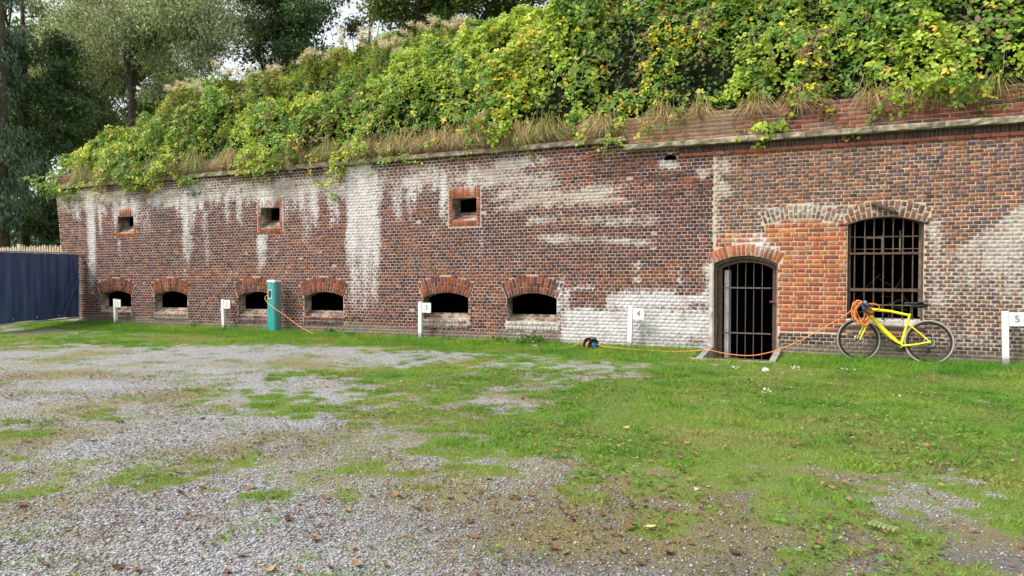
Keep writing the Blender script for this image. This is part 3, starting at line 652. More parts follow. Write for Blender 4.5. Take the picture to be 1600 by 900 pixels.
def grass_amount(x, y):
    r = x * RT[0] + (y + CAM_D) * RT[1]; h = x * FW[0] + (y + CAM_D) * FW[1]
    f = .36 + .30 * smooth(-4, 1.0, r)
    for cx, cy, a, b, wt in PATCH:
        dx, dy = x - cx, y - cy; f = f + wt * (.72 if wt < 0 else 1.) * np.exp(-.9 * (((dx * RT[0] + dy * RT[1]) / a) ** 2 + ((dx * FW[0] + dy * FW[1]) / b) ** 2))
    f = f + smooth(-2.0, -1.1, y + .5 * (fbm(x * .8, y * .8) - .5)) * 1.1 * (1 - np.exp(-((x + 1.9) / .45) ** 2) * smooth(-.2, -1.2, -y * -1))
    return f + 1.25 * (fbm(x * .85, y * .85, 5) - .5) + 1.1 * (fbm(x * 3.1 + 9, y * 3.1, 4) - .5) + 1.7 * (fbm(x * 6.3 + 1, y * 6.3 + 6, 3) - .5)
def moss_amount(x, y): return fbm(x * 1.1 + 31, y * 1.1 + 8, 5)
def dark_amount(x, y):
    d = 0
    for cx, cy, a, b in ((-1.3, -9.3, 1.0, .6), (-.9, -8.2, .9, .5), (-.35, -7.6, .5, .4), (0, -9.1, 1.2, .6), (.65, -8.6, .6, .35)):
        dx, dy = x - cx, y - cy; d = d + np.exp(-(((dx * RT[0] + dy * RT[1]) / a) ** 2 + ((dx * FW[0] + dy * FW[1]) / b) ** 2))
    return np.clip(d * (.75 + fbm(x * 3, y * 3)), 0, 1)
PX0, PX1, PY0, PY1 = -2.32, -1.15, -1.05, .004
def axis(lo, hi, step, far, extra):
    a = list(np.arange(lo, hi + 1e-6, step)); g = step
    x = hi
    while x < far: g *= 1.35; x += g; a.append(x)
    x = lo; g = step
    while x > -far: g *= 1.35; x -= g; a.append(x)
    a = [q for q in a if all(abs(q - e) > step * .3 for e in extra)] + list(extra); return np.array(sorted(a))
xs = axis(-19, 5, .075, 400, [PX0, PX1]); ys = axis(-12.4, 0.6, .075, 400, [PY0, PY1])
GX, GY = np.meshgrid(xs, ys); nx, ny = len(xs), len(ys)
g = grass_amount(GX.ravel(), GY.ravel()); mo = moss_amount(GX.ravel(), GY.ravel()); dk = dark_amount(GX.ravel(), GY.ravel())
GZ = lambda x, y: .05 * (fbm(x * .5, y * .5, 3) - .5) * smooth(200, 20, np.hypot(x, y)) + .015 * (fbm(x * 3, y * 3, 3) - .5)
zz = GZ(GX.ravel(), GY.ravel()) * (1 - np.exp(-((GX.ravel() + 1.73) ** 2 + (GY.ravel() + .5) ** 2)))
V = np.stack([GX.ravel(), GY.ravel(), zz], 1); I = np.arange(nx * ny).reshape(ny, nx)
Q = np.stack([I[:-1, :-1], I[:-1, 1:], I[1:, 1:], I[1:, :-1]], -1).reshape(-1, 4)
c = V[Q].mean(1); Q = Q[~((c[:, 0] > -19.4) & (c[:, 0] < 6.2) & (c[:, 1] > .004) & (c[:, 1] < 4.5))]
c = V[Q].mean(1); Q = Q[~((c[:, 0] > PX0) & (c[:, 0] < PX1) & (c[:, 1] > PY0) & (c[:, 1] < PY1))]
t = NT('gravel_moss_and_turf'); P = t.pos()
A = t.n('SeparateColor', {0: t.attr('gmask').outputs['Color']})
v1 = t.n('TexVoronoi', {'Vector': P, 'Scale': 74.0, 'Randomness': 1.0}); v2 = t.n('TexVoronoi', {'Vector': P, 'Scale': 110.0})
cr = t.n('SeparateColor', {0: v1.outputs['Color']})
gv = t.mix(t.ramp(cr.outputs[0], .05, .95), (.22, .225, .245), (.54, .545, .57)); gv = t.mix(t.math('MULTIPLY', t.ramp(cr.outputs[1], .8, .95), .5), gv, (.42, .34, .27))
gv = t.mix(t.ramp(v1.outputs['Distance'], .35, .75), gv, t.mix(1, gv, (.5, .48, .46), 'MULTIPLY'))
gv = t.mix(t.math('MULTIPLY', t.ramp(t.noise(2.2, P, 6, .65), .45, .7), .45), gv, (.24, .20, .15))
gv = t.mix(t.math('MULTIPLY', A.outputs[2], .8), gv, t.mix(t.noise(30, P, 4), (.05, .043, .037), (.15, .13, .115)))
mossc = t.mix(t.noise(14, P, 5), (.13, .125, .035), (.27, .22, .085))
mf = t.ramp(t.math('ADD', A.outputs[1], t.math('MULTIPLY', t.math('SUBTRACT', t.noise(22, P, 6, .7), .5), 1.4)), .40, .74)
gv = t.mix(t.math('MULTIPLY', mf, .85), gv, mossc)
gf = t.ramp(t.math('ADD', A.outputs[0], t.math('MULTIPLY', t.math('SUBTRACT', t.noise(16, P, 6, .7), .5), 1.2)), .32, .74)
turf = t.mix(t.noise(5, P, 6, .65), (.075, .13, .022), (.19, .245, .05)); turf = t.mix(t.math('MULTIPLY', t.ramp(t.noise(2.5, P, 5), .52, .7), .5), turf, (.20, .165, .085))
col = t.mix(gf, gv, turf)
hh = t.math('SUBTRACT', 1.0, v1.outputs['Distance']); hh = t.math('ADD', hh, t.math('MULTIPLY', v2.outputs['Distance'], -.3))
M['ground'] = t.done(col, .95, t.bump(hh, .7, .015), .2)
cl = lambda a: np.clip(a, 0, 1)
ground = np_obj('ground', V, Q, M['ground'], None, {'gmask': ('FLOAT_COLOR', np.stack([cl(g), cl(mo), dk, np.ones_like(g)], 1))}, True)
tag(ground, 'patchy ground of grey gravel, moss and grass', 'ground', kind='structure')

# visible ground region with a margin for a side step
def scatter(n, zlo, zhi, margin=1.6, ymax=0.0):
    """uniform points on the ground inside the view wedge"""
    out = np.zeros((0, 2)); half = 800 / 1150
    while len(out) < n:
        h = np.sqrt(RNG.uniform(zlo ** 2, zhi ** 2, n)); r = RNG.uniform(-1, 1, n) * (half * zhi + margin); k = np.abs(r) < half * h + margin
        # uniform density: h must be uniform in area of the full rectangle
        h = RNG.uniform(zlo, zhi, n); k = np.abs(r) < half * h + margin; h, r = h[k], r[k]
        x = r * RT[0] + h * FW[0]; y = -CAM_D + r * RT[1] + h * FW[1]; q = (y < ymax) & (x > -19.6) & ~((x > PX0 - .12) & (x < PX1 + .12) & (y > PY0 - .14))
        out = np.concatenate([out, np.stack([x, y], 1)[q]])
    return out[:n]

# ---- grass
def blades(pts, h, wd, lean, col, seg=1):
    n = len(pts); a = RNG.uniform(0, 2 * np.pi, n); side = np.stack([np.cos(a), np.sin(a), 0 * a], 1) * wd[:, None]
    b = RNG.uniform(0, 2 * np.pi, n); ln = np.stack([np.cos(b), np.sin(b), 0 * b], 1) * (lean * h)[:, None]
    p = np.concatenate([pts, np.zeros((n, 1))], 1) if pts.shape[1] == 2 else pts
    up = np.zeros((n, 3)); up[:, 2] = h
    if seg == 1:
        V = np.stack([p - side, p + side, p + ln + up], 1); F = np.array([(0, 1, 2)]); k = 3
    else:
        m = p + ln * .35 + up * .6; V = np.stack([p - side, p + side, m - side * .7, m + side * .7, p + ln + up * .95], 1); F = np.array([(0, 1, 3), (0, 3, 2), (2, 3, 4)]); k = 5
    return V.reshape(-1, 3), (F[None] + k * np.arange(n)[:, None, None]).reshape(-1, 3), np.repeat(rgba(col), k, 0)
def grass_colours(x, y, n):
    f = fbm(x * 1.5 + 4, y * 1.5, 4); d = fbm(x * .9 + 60, y * .9, 4)
    c = np.array((.15, .305, .028)) + np.array((.11, .085, .014)) * ((f - .5) * 2.4)[:, None]
    dry = np.clip(smooth(.52, .72, d) * .75 * (1 - smooth(-1.4, -.6, y)), 0, 1) + (RNG.random(n) < .07) * .6; dry = np.clip(dry, 0, .85)
    c = c * (1 - dry[:, None]) + np.array((.36, .31, .12)) * dry[:, None]
    return np.clip(c * (1 + RNG.normal(0, .22, (n, 1))), .01, 1)
pts = scatter(900000, 3.0, 21.5); g = grass_amount(pts[:, 0], pts[:, 1]); tall = smooth(-1.9, -.5, pts[:, 1] + .5 * (fbm(pts[:, 0] * 1.3, pts[:, 1] * 1.3) - .5))
clump = fbm(pts[:, 0] * 3.3 + 70, pts[:, 1] * 3.3, 3)
keep = RNG.random(len(pts)) < (1 - .62 * dark_amount(pts[:, 0], pts[:, 1])) * np.clip(smooth(.25, .85, g) * .62 * (.45 + 1.0 * clump) + .06 + .28 * smooth(.55, .7, clump), 0, 1); pts, g, tall, clump = pts[keep], g[keep], tall[keep], clump[keep]
# thicker along the wall foot
p2 = scatter(170000, 8.0, 21.5); k2 = (p2[:, 1] > -1.5) & (grass_amount(p2[:, 0], p2[:, 1]) > .3); p2 = p2[k2][:90000]
pts = np.concatenate([pts, p2]); tall = np.concatenate([tall, smooth(-1.9, -.5, p2[:, 1])]); clump = np.concatenate([clump, fbm(p2[:, 0] * 3.3 + 70, p2[:, 1] * 3.3, 3)]); g = np.concatenate([g, np.ones(len(p2))])
n = len(pts); hgt = (.013 + .018 * RNG.random(n) + .034 * smooth(.55, .75, clump)) * (1 - tall) + tall * (.05 + .085 * RNG.random(n) ** 1.3 * (.5 + clump))
hgt *= .55 + .45 * smooth(.3, .9, g)
gz = GZ(pts[:, 0], pts[:, 1]) - .004
V, F, C = blades(np.concatenate([pts, gz[:, None]], 1), hgt, .0022 + .0022 * RNG.random(n) + .001 * tall, .9, grass_colours(pts[:, 0], pts[:, 1], n))
tag(np_obj('grass', V, F, M['grass'], None, {'lcol': ('FLOAT_COLOR', C)}), 'short green grass growing over the gravel and along the wall foot', 'grass', kind='stuff')
print('GRASS', n)

# ---- loose gravel stones in the foreground
p = scatter(130000, 2.9, 8.0, .8); gg = grass_amount(p[:, 0], p[:, 1]); dd = np.hypot(p[:, 0], p[:, 1] + CAM_D)
k = (gg + .5 * (RNG.random(len(p)) - .5) < .42) & (RNG.random(len(p)) < smooth(10.5, 3.5, dd) * (1 - .75 * dark_amount(p[:, 0], p[:, 1]))); p = p[k]; n = len(p)
s = .0045 + .0075 * RNG.random(n) ** 1.8
o6 = np.array([(1, 0, 0), (0, 1, 0), (-1, 0, 0), (0, -1, 0), (0, 0, .8), (0, 0, -.5)], float)
V = o6[None] * (1 + RNG.normal(0, .25, (n, 6, 1))) + RNG.normal(0, .22, (n, 6, 3)); a = RNG.uniform(0, 6.28, n); ca, sa = np.cos(a)[:, None], np.sin(a)[:, None]
V = np.stack([V[..., 0] * ca - V[..., 1] * sa, V[..., 0] * sa + V[..., 1] * ca, V[..., 2] * .75], -1) * s[:, None, None]
V += np.concatenate([p, (GZ(p[:, 0], p[:, 1]) + s * .25)[:, None]], 1)[:, None]
F = np.array([(0, 1, 4), (1, 2, 4), (2, 3, 4), (3, 0, 4), (1, 0, 5), (2, 1, 5), (3, 2, 5), (0, 3, 5)]); F = (F[None] + 6 * np.arange(n)[:, None, None]).reshape(-1, 3)
gc = np.where(RNG.random((n, 1)) < .85, np.array([[.38, .385, .405]]), np.array([[.36, .29, .23]])) * (.5 + .75 * RNG.random((n, 1)))
t = NT('grey_crushed_stone'); M['gstone'] = t.done(t.mix(t.math('MULTIPLY', t.noise(80, t.pos(), 4), .5), t.attr('lcol').outputs['Color'], (.2, .19, .18)), .9)
tag(np_obj('gravel', V.reshape(-1, 3), F, M['gstone'], None, {'lcol': ('FLOAT_COLOR', np.repeat(rgba(gc), 6, 0))}), 'loose grey crushed gravel stones lying on the foreground', 'gravel', kind='stuff')
print('STONES', n)

# ---- crumbs of dead leaf and twig, and small broad leaves in the turf
p = scatter(95000, 2.9, 10.5, .6); k = RNG.random(len(p)) < smooth(.42, .66, fbm(p[:, 0] * 1.4 + 77, p[:, 1] * 1.4, 4)) * .8 + .08; p = p[k]; n = len(p)
an = RNG.uniform(0, 6.28, n); ax = np.stack([np.cos(an), np.sin(an), RNG.normal(0, .25, n)], 1); sd = np.stack([-np.sin(an), np.cos(an), RNG.normal(0, .4, n)], 1); L = RNG.uniform(.008, .03, n)[:, None]; W = L * RNG.uniform(.12, .4, (n, 1))
b = np.concatenate([p, (GZ(p[:, 0], p[:, 1]) + .008 + .01 * RNG.random(n))[:, None]], 1); V = np.stack([b, b + ax * L * .5 - sd * W, b + ax * L, b + ax * L * .5 + sd * W], 1)
cc = np.array([(.16, .09, .05), (.10, .065, .04), (.26, .17, .09), (.20, .10, .05)])[RNG.integers(0, 4, n)] * (1 + RNG.normal(0, .2, (n, 1)))
tag(np_obj('leaf_crumbs', V.reshape(-1, 3), (np.array([(0, 1, 2), (0, 2, 3)])[None] + 4 * np.arange(n)[:, None, None]).reshape(-1, 3), M['grass'], None, {'lcol': ('FLOAT_COLOR', np.repeat(rgba(np.clip(cc, .01, 1)), 4, 0))}), 'brown crumbs of dead leaf and twig over gravel and turf', 'leaf litter', kind='stuff')
p = scatter(60000, 3.2, 16, .8); k = (grass_amount(p[:, 0], p[:, 1]) > .4) & (RNG.random(len(p)) < smooth(.5, .66, fbm(p[:, 0] * 1.1 + 15, p[:, 1] * 1.1 + 4, 4))); p = p[k]; n = len(p)
an = RNG.uniform(0, 6.28, n); ax = np.stack([np.cos(an), np.sin(an), RNG.uniform(0, .5, n)], 1); sd = np.stack([-np.sin(an), np.cos(an), RNG.normal(0, .2, n)], 1); L = RNG.uniform(.018, .05, n)[:, None]; W = L * RNG.uniform(.2, .45, (n, 1))
b = np.concatenate([p, (GZ(p[:, 0], p[:, 1]) + .015 + .02 * RNG.random(n))[:, None]], 1); V = np.stack([b, b + ax * L * .5 - sd * W, b + ax * L, b + ax * L * .5 + sd * W], 1)
cc = np.array([(.12, .26, .04), (.17, .32, .05), (.10, .22, .05)])[RNG.integers(0, 3, n)] * (1 + RNG.normal(0, .2, (n, 1)))
tag(np_obj('clover', V.reshape(-1, 3), (np.array([(0, 1, 2), (0, 2, 3)])[None] + 4 * np.arange(n)[:, None, None]).reshape(-1, 3), M['leaf'], None, {'lcol': ('FLOAT_COLOR', np.repeat(rgba(np.clip(cc, .01, 1)), 4, 0))}), 'small broad clover and plantain leaves in the turf', 'clover', kind='stuff')

# ---- door pit
pit = tag(empty('door_pit', (-1.73, -.5, 0)), 'sunken concrete entrance pit with sloping cheeks before the barred gate', 'pit')
def rel(o, e): o.matrix_parent_inverse = Matrix.Translation(-e.location); return o
rel(MB().box(PX0 + .07, PX1 - .07, PY0 + .02, .62, -.26, -.17).build('floor', M['concrete'], pit), pit)
for x0, x1 in ((PX0 - .03, PX0 + .07), (PX1 - .07, PX1 + .03)):
    m = MB(); prof = [(-1.08, -.25), (-.008, -.25), (-.008, .10), (-.25, .09), (-1.08, .015)]
    m.add([(x0, y, z) for y, z in prof] + [(x1, y, z) for y, z in prof], [(0, 1, 2, 3, 4), (9, 8, 7, 6, 5)] + [(i, i + 5, (i + 1) % 5 + 5, (i + 1) % 5) for i in range(5)])
    rel(m.build('cheek', M['concrete'], pit), pit)
rel(MB().box(PX0 - .1, PX1 - .05, -1.16, -1.082, -.2, .022, .012).build('kerb', M['concrete'], pit), pit)

# ---- fallen leaves
t = NT('dry_fallen_leaf'); oi = t.n('ObjectInfo'); c = t.mix(t.noise(40, t.obj(), 4), t.mix(1, oi.outputs['Color'], (.6, .58, .55), 'MULTIPLY'), oi.outputs['Color'])
M['dryleaf'] = t.done(c, .8, None, .25)
def leaf_mesh(seed):
    r = random.Random(seed); V = []; F = []; n = 6
    L = 1.0; wd = r.uniform(.17, .36); curl = r.uniform(-.5, .9); fold = r.uniform(.1, .5); tw = r.uniform(-.5, .5)
    for i in range(n + 1):
        t_ = i / n; ww = wd * math.sin(math.pi * (t_ * .96 + .02)) ** .8 * (1 + r.uniform(-.28, .28)); x = (t_ - .5) * L; z = curl * .35 * (2 * t_ - 1) ** 2
        for s_ in (-1, 0, 1): V.append((x, s_ * ww + tw * .1 * (t_ - .5), z + abs(s_) * ww * fold + s_ * ww * tw * (t_ - .5)))
    for i in range(n):
        for k in (0, 1): F.append((i * 3 + k, i * 3 + k + 1, i * 3 + k + 4, i * 3 + k + 3))
    zmin = min(v[2] for v in V); V = [(a, b, c - zmin) for a, b, c in V]
    m = MB(); m.add(V, F, True); me = m.mesh('fallen_leaf', M['dryleaf']); return me
LM = [leaf_mesh(i) for i in range(9)]
LC = [('brown', (.20, .105, .055)), ('rusty orange', (.27, .145, .075)), ('tan', (.38, .25, .14)), ('dark brown', (.11, .065, .04)), ('reddish', (.20, .09, .06))]
cand = scatter(6000, 3.05, 11.5, .4); d = np.hypot(cand[:, 0], cand[:, 1] + CAM_D); r_ = cand[:, 0] * RT[0] + (cand[:, 1] + CAM_D) * RT[1]
wgt = smooth(12, 4, d) * (.25 + smooth(.42, .62, fbm(cand[:, 0] * .7 + 3, cand[:, 1] * .7)))
cand = cand[RNG.random(len(cand)) < wgt * .42]; d = np.hypot(cand[:, 0], cand[:, 1] + CAM_D); cand = cand[np.argsort(d)]
print('LEAVES', len(cand))
litV = []; litF = []; litC = []; nb = 0
for i, (x, y) in enumerate(cand):
    nm, c = LC[RNG.choice(5, p=[.34, .24, .2, .12, .1])]; s = random.uniform(.022, .058) if i % 6 else random.uniform(.055, .078); gr_ = grass_amount(np.array([x]), np.array([y]))[0] > .5
    z = float(GZ(np.array([x]), np.array([y]))[0]) + (.018 if gr_ else .008)
    T = Matrix.Translation((x, y, z)) @ Matrix.Rotation(random.uniform(0, 6.28), 4, 'Z') @ Matrix.Rotation(random.uniform(-.35, .35), 4, 'X') @ Matrix.Diagonal((s, s, s * random.uniform(.7, 1.3), 1))
    me = LM[i % 9]; jit = random.uniform(.75, 1.25)
    if i < 290:
        o = bpy.data.objects.new('fallen_leaf', me); o.matrix_world = T; o.color = (c[0] * jit, c[1] * jit, c[2] * jit, 1); link(o)
        rq = x * RT[0] + (y + CAM_D) * RT[1]; hq = x * FW[0] + (y + CAM_D) * FW[1]; fx = rq / hq
        wh = ('far', 'near', 'front')[(hq < 7) + (hq < 4.2)] + ' ' + ('left', 'left centre', 'centre', 'right centre', 'right')[min(4, int((fx + .7) / .28))]
        tag(o, '%s %s curled fallen leaf on the %s at the ' % ('large' if s > .045 else 'small', nm, 'grass' if gr_ else 'gravel') + wh, 'leaf', 'fallen leaves on the ground')
    else:
        v = np.array([T @ q.co for q in me.vertices]); litV.append(v); litC.append(np.tile((*np.array(c) * jit, 1), (len(v), 1))); litF.append(np.array([list(p.vertices) for p in me.polygons]) + nb); nb += len(v)
if litV:
    t = NT('far_leaf_litter'); M['litter'] = t.done(t.attr('lcol').outputs['Color'], .8)
    tag(np_obj('leaf_litter', np.concatenate(litV), np.concatenate(litF), M['litter'], None, {'lcol': ('FLOAT_COLOR', np.concatenate(litC))}), 'scattered brown leaf litter farther back on the grass', 'leaf litter', kind='stuff')
for i, (x, y, s, c, lab) in enumerate(((-1.03, -9.18, .075, (.62, .62, .22), 'pale yellow fallen leaf on dark gravel in the foreground'), (-.93, -8.36, .07, (.55, .52, .48), 'pale whitish dead leaf on bare soil in the foreground'))):
    o = bpy.data.objects.new('fallen_leaf', LM[3 + i]); o.location = (x, y, .014); o.scale = (s, s, s); o.rotation_euler = (.1, 0, .6 + i); o.color = (*c, 1); link(o); tag(o, lab, 'leaf')

# ================================================================== EARTH BANK AND PLANTS ON TOP
HU = [-22.2, -21, -20.2, -19, -17.5, -14.5, -11, -8, -5, 0, 3, 7]; HV = [.05, .9, 1.25, 1.75, 2.45, 2.75, 2.95, 3.05, 3.45, 3.4, 3.3, 3.3]
def bank(u, y):
    """outer surface of the growth over the fort"""
    H = np.interp(u, HU, HV); t = np.clip((y + .12) / 2.5, 0, 1); base = 4.0 + np.where(u < LEDGE_STEP, shear(u), -.02 + 0 * u)
    z = base + .12 + H * (1 - (1 - t) ** 1.55) - .25 * smooth(3.2, 8, y) * H * 3.2
    return z
us = np.arange(-20.1, 6.6, .18); vs = np.concatenate([np.linspace(.08, 3, 22), [3.6, 4.5, 6, 8, 10.5]])
U, Y = np.meshgrid(us, vs); Z = bank(U, Y) - .42 - .25 * fbm(U * 1.4, Y * 1.4); Z[-1] = -.3; Z = np.maximum(Z, np.where(Y < .1, 3.9, -1)); Z[0] = 3.80 + shear(us) - np.where(us > LEDGE_STEP, .1, 0)
I = np.arange(U.size).reshape(U.shape); Q = np.stack([I[:-1, :-1], I[:-1, 1:], I[1:, 1:], I[1:, :-1]], -1).reshape(-1, 4)
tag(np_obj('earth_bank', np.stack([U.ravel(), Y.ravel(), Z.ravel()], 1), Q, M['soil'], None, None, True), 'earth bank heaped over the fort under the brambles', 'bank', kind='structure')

def orient(n, nrm, jitter):
    d = nrm + RNG.normal(0, jitter, (n, 3)); d /= np.linalg.norm(d, axis=1, keepdims=True)
    a = RNG.normal(0, 1, (n, 3)); a -= d * (a * d).sum(1, keepdims=True); a /= np.linalg.norm(a, axis=1, keepdims=True); return d, a, np.cross(d, a)
def leaflets(base, ax, sd, nm, L, W, fold=.25, droop=.15):
    """six-cornered folded leaflets: base, widest left/right, shoulder, tip"""
    B = base; n = len(B); L = L[:, None]; W = W[:, None]
    m1 = B + ax * L * .38; m2 = B + ax * L * .75 - nm * L * droop * .4; tip = B + ax * L - nm * L * droop
    V = np.stack([B, m1 - sd * W + nm * W * fold, m2 - sd * W * .72 + nm * W * fold, tip, m2 + sd * W * .72 + nm * W * fold, m1 + sd * W + nm * W * fold], 1)
    F = np.array([(0, 5, 4), (0, 4, 3), (0, 3, 2), (0, 2, 1)]); return V.reshape(-1, 3), (F[None] + 6 * np.arange(n)[:, None, None]).reshape(-1, 3)
def diamonds(base, ax, sd, L, W, bend):
    n = len(base); m = base + ax * L[:, None] * .5
    V = np.stack([base, m - sd * W[:, None], base + ax * L[:, None] + bend, m + sd * W[:, None]], 1)
    return V.reshape(-1, 3), (np.array([(0, 3, 2), (0, 2, 1)])[None] + 4 * np.arange(n)[:, None, None]).reshape(-1, 3)

# ---- bramble thicket
N = 62000
u = RNG.uniform(-20.75, 5.2, N); tt = RNG.random(N) ** .9; y = -.22 + 3.2 * tt
bul = 1.35 * (fbm(u * .9 + 5, tt * 4.2, 3) - .5) + .7 * (fbm(u * 2.6, tt * 9 + 3, 3) - .5)
dep = RNG.random(N) ** 2.0 * .5
z = bank(u, y) + bul * .75 - dep * .8; y = y - bul * .55 + dep * .6
edge = smooth(.16, .0, tt)                                           # ragged lower fringe with caves
hang = fbm(u * 1.2 + 20, u * 0 + 2, 3) - .5; z = z - edge * np.maximum(hang, -.25) * 1.3 + edge * .06 - edge * (.30 * (u < -9) * (.4 + 1.2 * fbm(u * 1.7, u * 0 + 9, 3))); y = y - edge * .20 * (u < -9); z = z - edge * (.22 + .14 * (u > LEDGE_STEP)) * (u > -9) * smooth(.38, .56, fbm(u * 1.9 + 61, u * 0 + 1, 3)); y = y - edge * .08 * (u > -9)
k = (RNG.random(N) < .68 + .9 * (fbm(u * 1.6 + 90, tt * 7, 3) - .32)) & ~((edge > .3) & (fbm(u * .8 + 7, u * 0, 2) < .42) & (RNG.random(N) < .8))
u, y, z, tt, dep, bul = u[k], y[k], z[k], tt[k], dep[k], bul[k]; n = len(u)
front = np.array([0, -.78, .62]); d, a, s = orient(n, np.tile(front, (n, 1)), .42)
tone = fbm(u * 1.3 + 44, tt * 6, 3); kind = RNG.random(n)
yel_p = .03 + .16 * smooth(.52, .7, fbm(u * .9 + 13, tt * 3 + 5, 3)) * (tt < .75)
pal = np.where((kind < yel_p)[:, None], np.array([.66, .52, .05]), np.where((kind < yel_p + .025 + .4 * smooth(.60, .72, fbm(u * 1.5 + 33, tt * 6 + 8, 3)))[:, None], np.array([.24, .16, .075]), np.where((tone > .5)[:, None], np.array([.285, .40, .040]), np.array([.15, .28, .036]))))
pal = pal * (1 + .5 * (tone - .5))[:, None]; lite = (RNG.random(n) < .16) & (kind > .3); pal[lite] = np.array([.44, .53, .075])
Vs, Fs, Cs, nb = [], [], [], 0
for q in range(5):
    an = (q - 2) * 1.05 + RNG.normal(0, .25, n); ax = a * np.cos(an)[:, None] + s * np.sin(an)[:, None]; sd = np.cross(d, ax)
    keep = RNG.random(n) < (.95 if q in (1, 2, 3) else .6)
    L = RNG.uniform(.045, .10, n) * (1 if q == 2 else .85) * (1 + .22 * (u > -7)) * (.7 + .6 * fbm(u * .8 + 3, tt * 3, 2)); W = L * RNG.uniform(.30, .42, n); base = np.stack([u, y, z], 1) + ax * .018
    Vv, Ff = leaflets(base[keep], ax[keep], sd[keep], d[keep], L[keep], W[keep]); Vs.append(Vv); Fs.append(Ff + nb); nb += len(Vv)
    Cs.append(np.repeat(rgba(np.clip(pal * (1 + RNG.normal(0, .16, (n, 1))), .005, 1))[keep], 6, 0))
tag(np_obj('bramble_thicket', np.concatenate(Vs), np.concatenate(Fs), M['leaf'], None, {'lcol': ('FLOAT_COLOR', np.concatenate(Cs))}), 'dense green and yellow bramble thicket overhanging the top of the brick wall', 'brambles', kind='stuff')
print('BRAMBLE', sum(len(f) for f in Fs))
# inner leaf layer near the soil, coloured dark to paint shade into the gaps
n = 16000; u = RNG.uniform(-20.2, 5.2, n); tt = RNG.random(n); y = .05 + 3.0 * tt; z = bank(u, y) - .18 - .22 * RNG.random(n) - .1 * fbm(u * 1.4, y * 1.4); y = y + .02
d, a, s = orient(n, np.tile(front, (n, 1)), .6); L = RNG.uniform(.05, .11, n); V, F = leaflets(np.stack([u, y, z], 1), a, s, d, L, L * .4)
tag(np_obj('inner_brambles', V, F, M['leaf'], None, {'lcol': ('FLOAT_COLOR', np.repeat(rgba(np.clip(np.array([[.06, .13, .025]]) * (1 + RNG.normal(0, .3, (n, 1))), .005, 1)), 6, 0))}), 'bramble leaves deep inside the thicket, coloured dark as shade', 'brambles', kind='stuff')
# arching dead canes
cm = MB(); r = random.Random(9)
for i in range(120):
    u0 = r.uniform(-20.5, 4); y0 = r.uniform(.0, 1.6); z0 = float(bank(np.array([u0]), np.array([y0]))[0]) + r.uniform(-.15, .1); L = r.uniform(.4, 1.1); dx = r.uniform(-.7, .7)
    cm.tube(spline([(u0, y0 + .2, z0 - .1), (u0 + dx * L * .5, y0 - .15, z0 + .12), (u0 + dx * L, y0 - .45 * L, z0 - .2 * L - .2)], 4), .004, 4, False)
t_ = cm.build('bramble_canes', M['oldwood'], None); tag(t_, 'thin brown arching bramble canes among the leaves', 'canes', kind='stuff')

# ---- tall herbs standing out of the thicket at the left
hv, hf, hc, nb = [], [], [], 0; hm = MB()
for i in range(420):
    u0 = random.uniform(-20.2, -8.5) if i < 330 else random.uniform(-8.5, 4); y0 = random.uniform(-.05, 2.3); z0 = float(bank(np.array([u0]), np.array([y0]))[0]) - .15; h = random.uniform(.28, .62); lx, ly = random.uniform(-.18, .18), random.uniform(-.3, .05)
    if i % 3 == 0: hm.tube([(u0, y0, z0), (u0 + lx * h, y0 + ly * h, z0 + h)], .003, 4, False)
    m = 26; q = RNG.uniform(.2, 1, m); an = RNG.uniform(0, 6.28, m); b = np.stack([u0 + lx * h * q, y0 + ly * h * q, z0 + h * q], 1); ax = np.stack([np.cos(an), np.sin(an), .35 - .5 * RNG.random(m)], 1); d_ = np.tile((0, 0, 1.), (m, 1)); sd = np.cross(d_, ax); L = RNG.uniform(.05, .12, m) * (1.15 - .6 * q)
    v, f = diamonds(b, ax, sd, L, L * .17, -d_ * L[:, None] * .2); hv.append(v); hf.append(f + nb); nb += len(v)
    c0 = np.array(random.choice([(.26, .38, .06), (.20, .33, .05), (.33, .40, .09), (.40, .38, .10)])); hc.append(np.repeat(rgba(np.clip(c0 * (1 + RNG.normal(0, .15, (m, 1))), .01, 1)), 4, 0))
tag(np_obj('tall_herbs', np.concatenate(hv), np.concatenate(hf), M['leaf'], None, {'lcol': ('FLOAT_COLOR', np.concatenate(hc))}), 'tall light green narrow leaved herbs standing out of the thicket', 'herbs', kind='stuff')
tag(hm.build('herb_stems', M['oldwood'], None), 'thin stems of the tall herbs on the bank', 'herbs', kind='stuff')

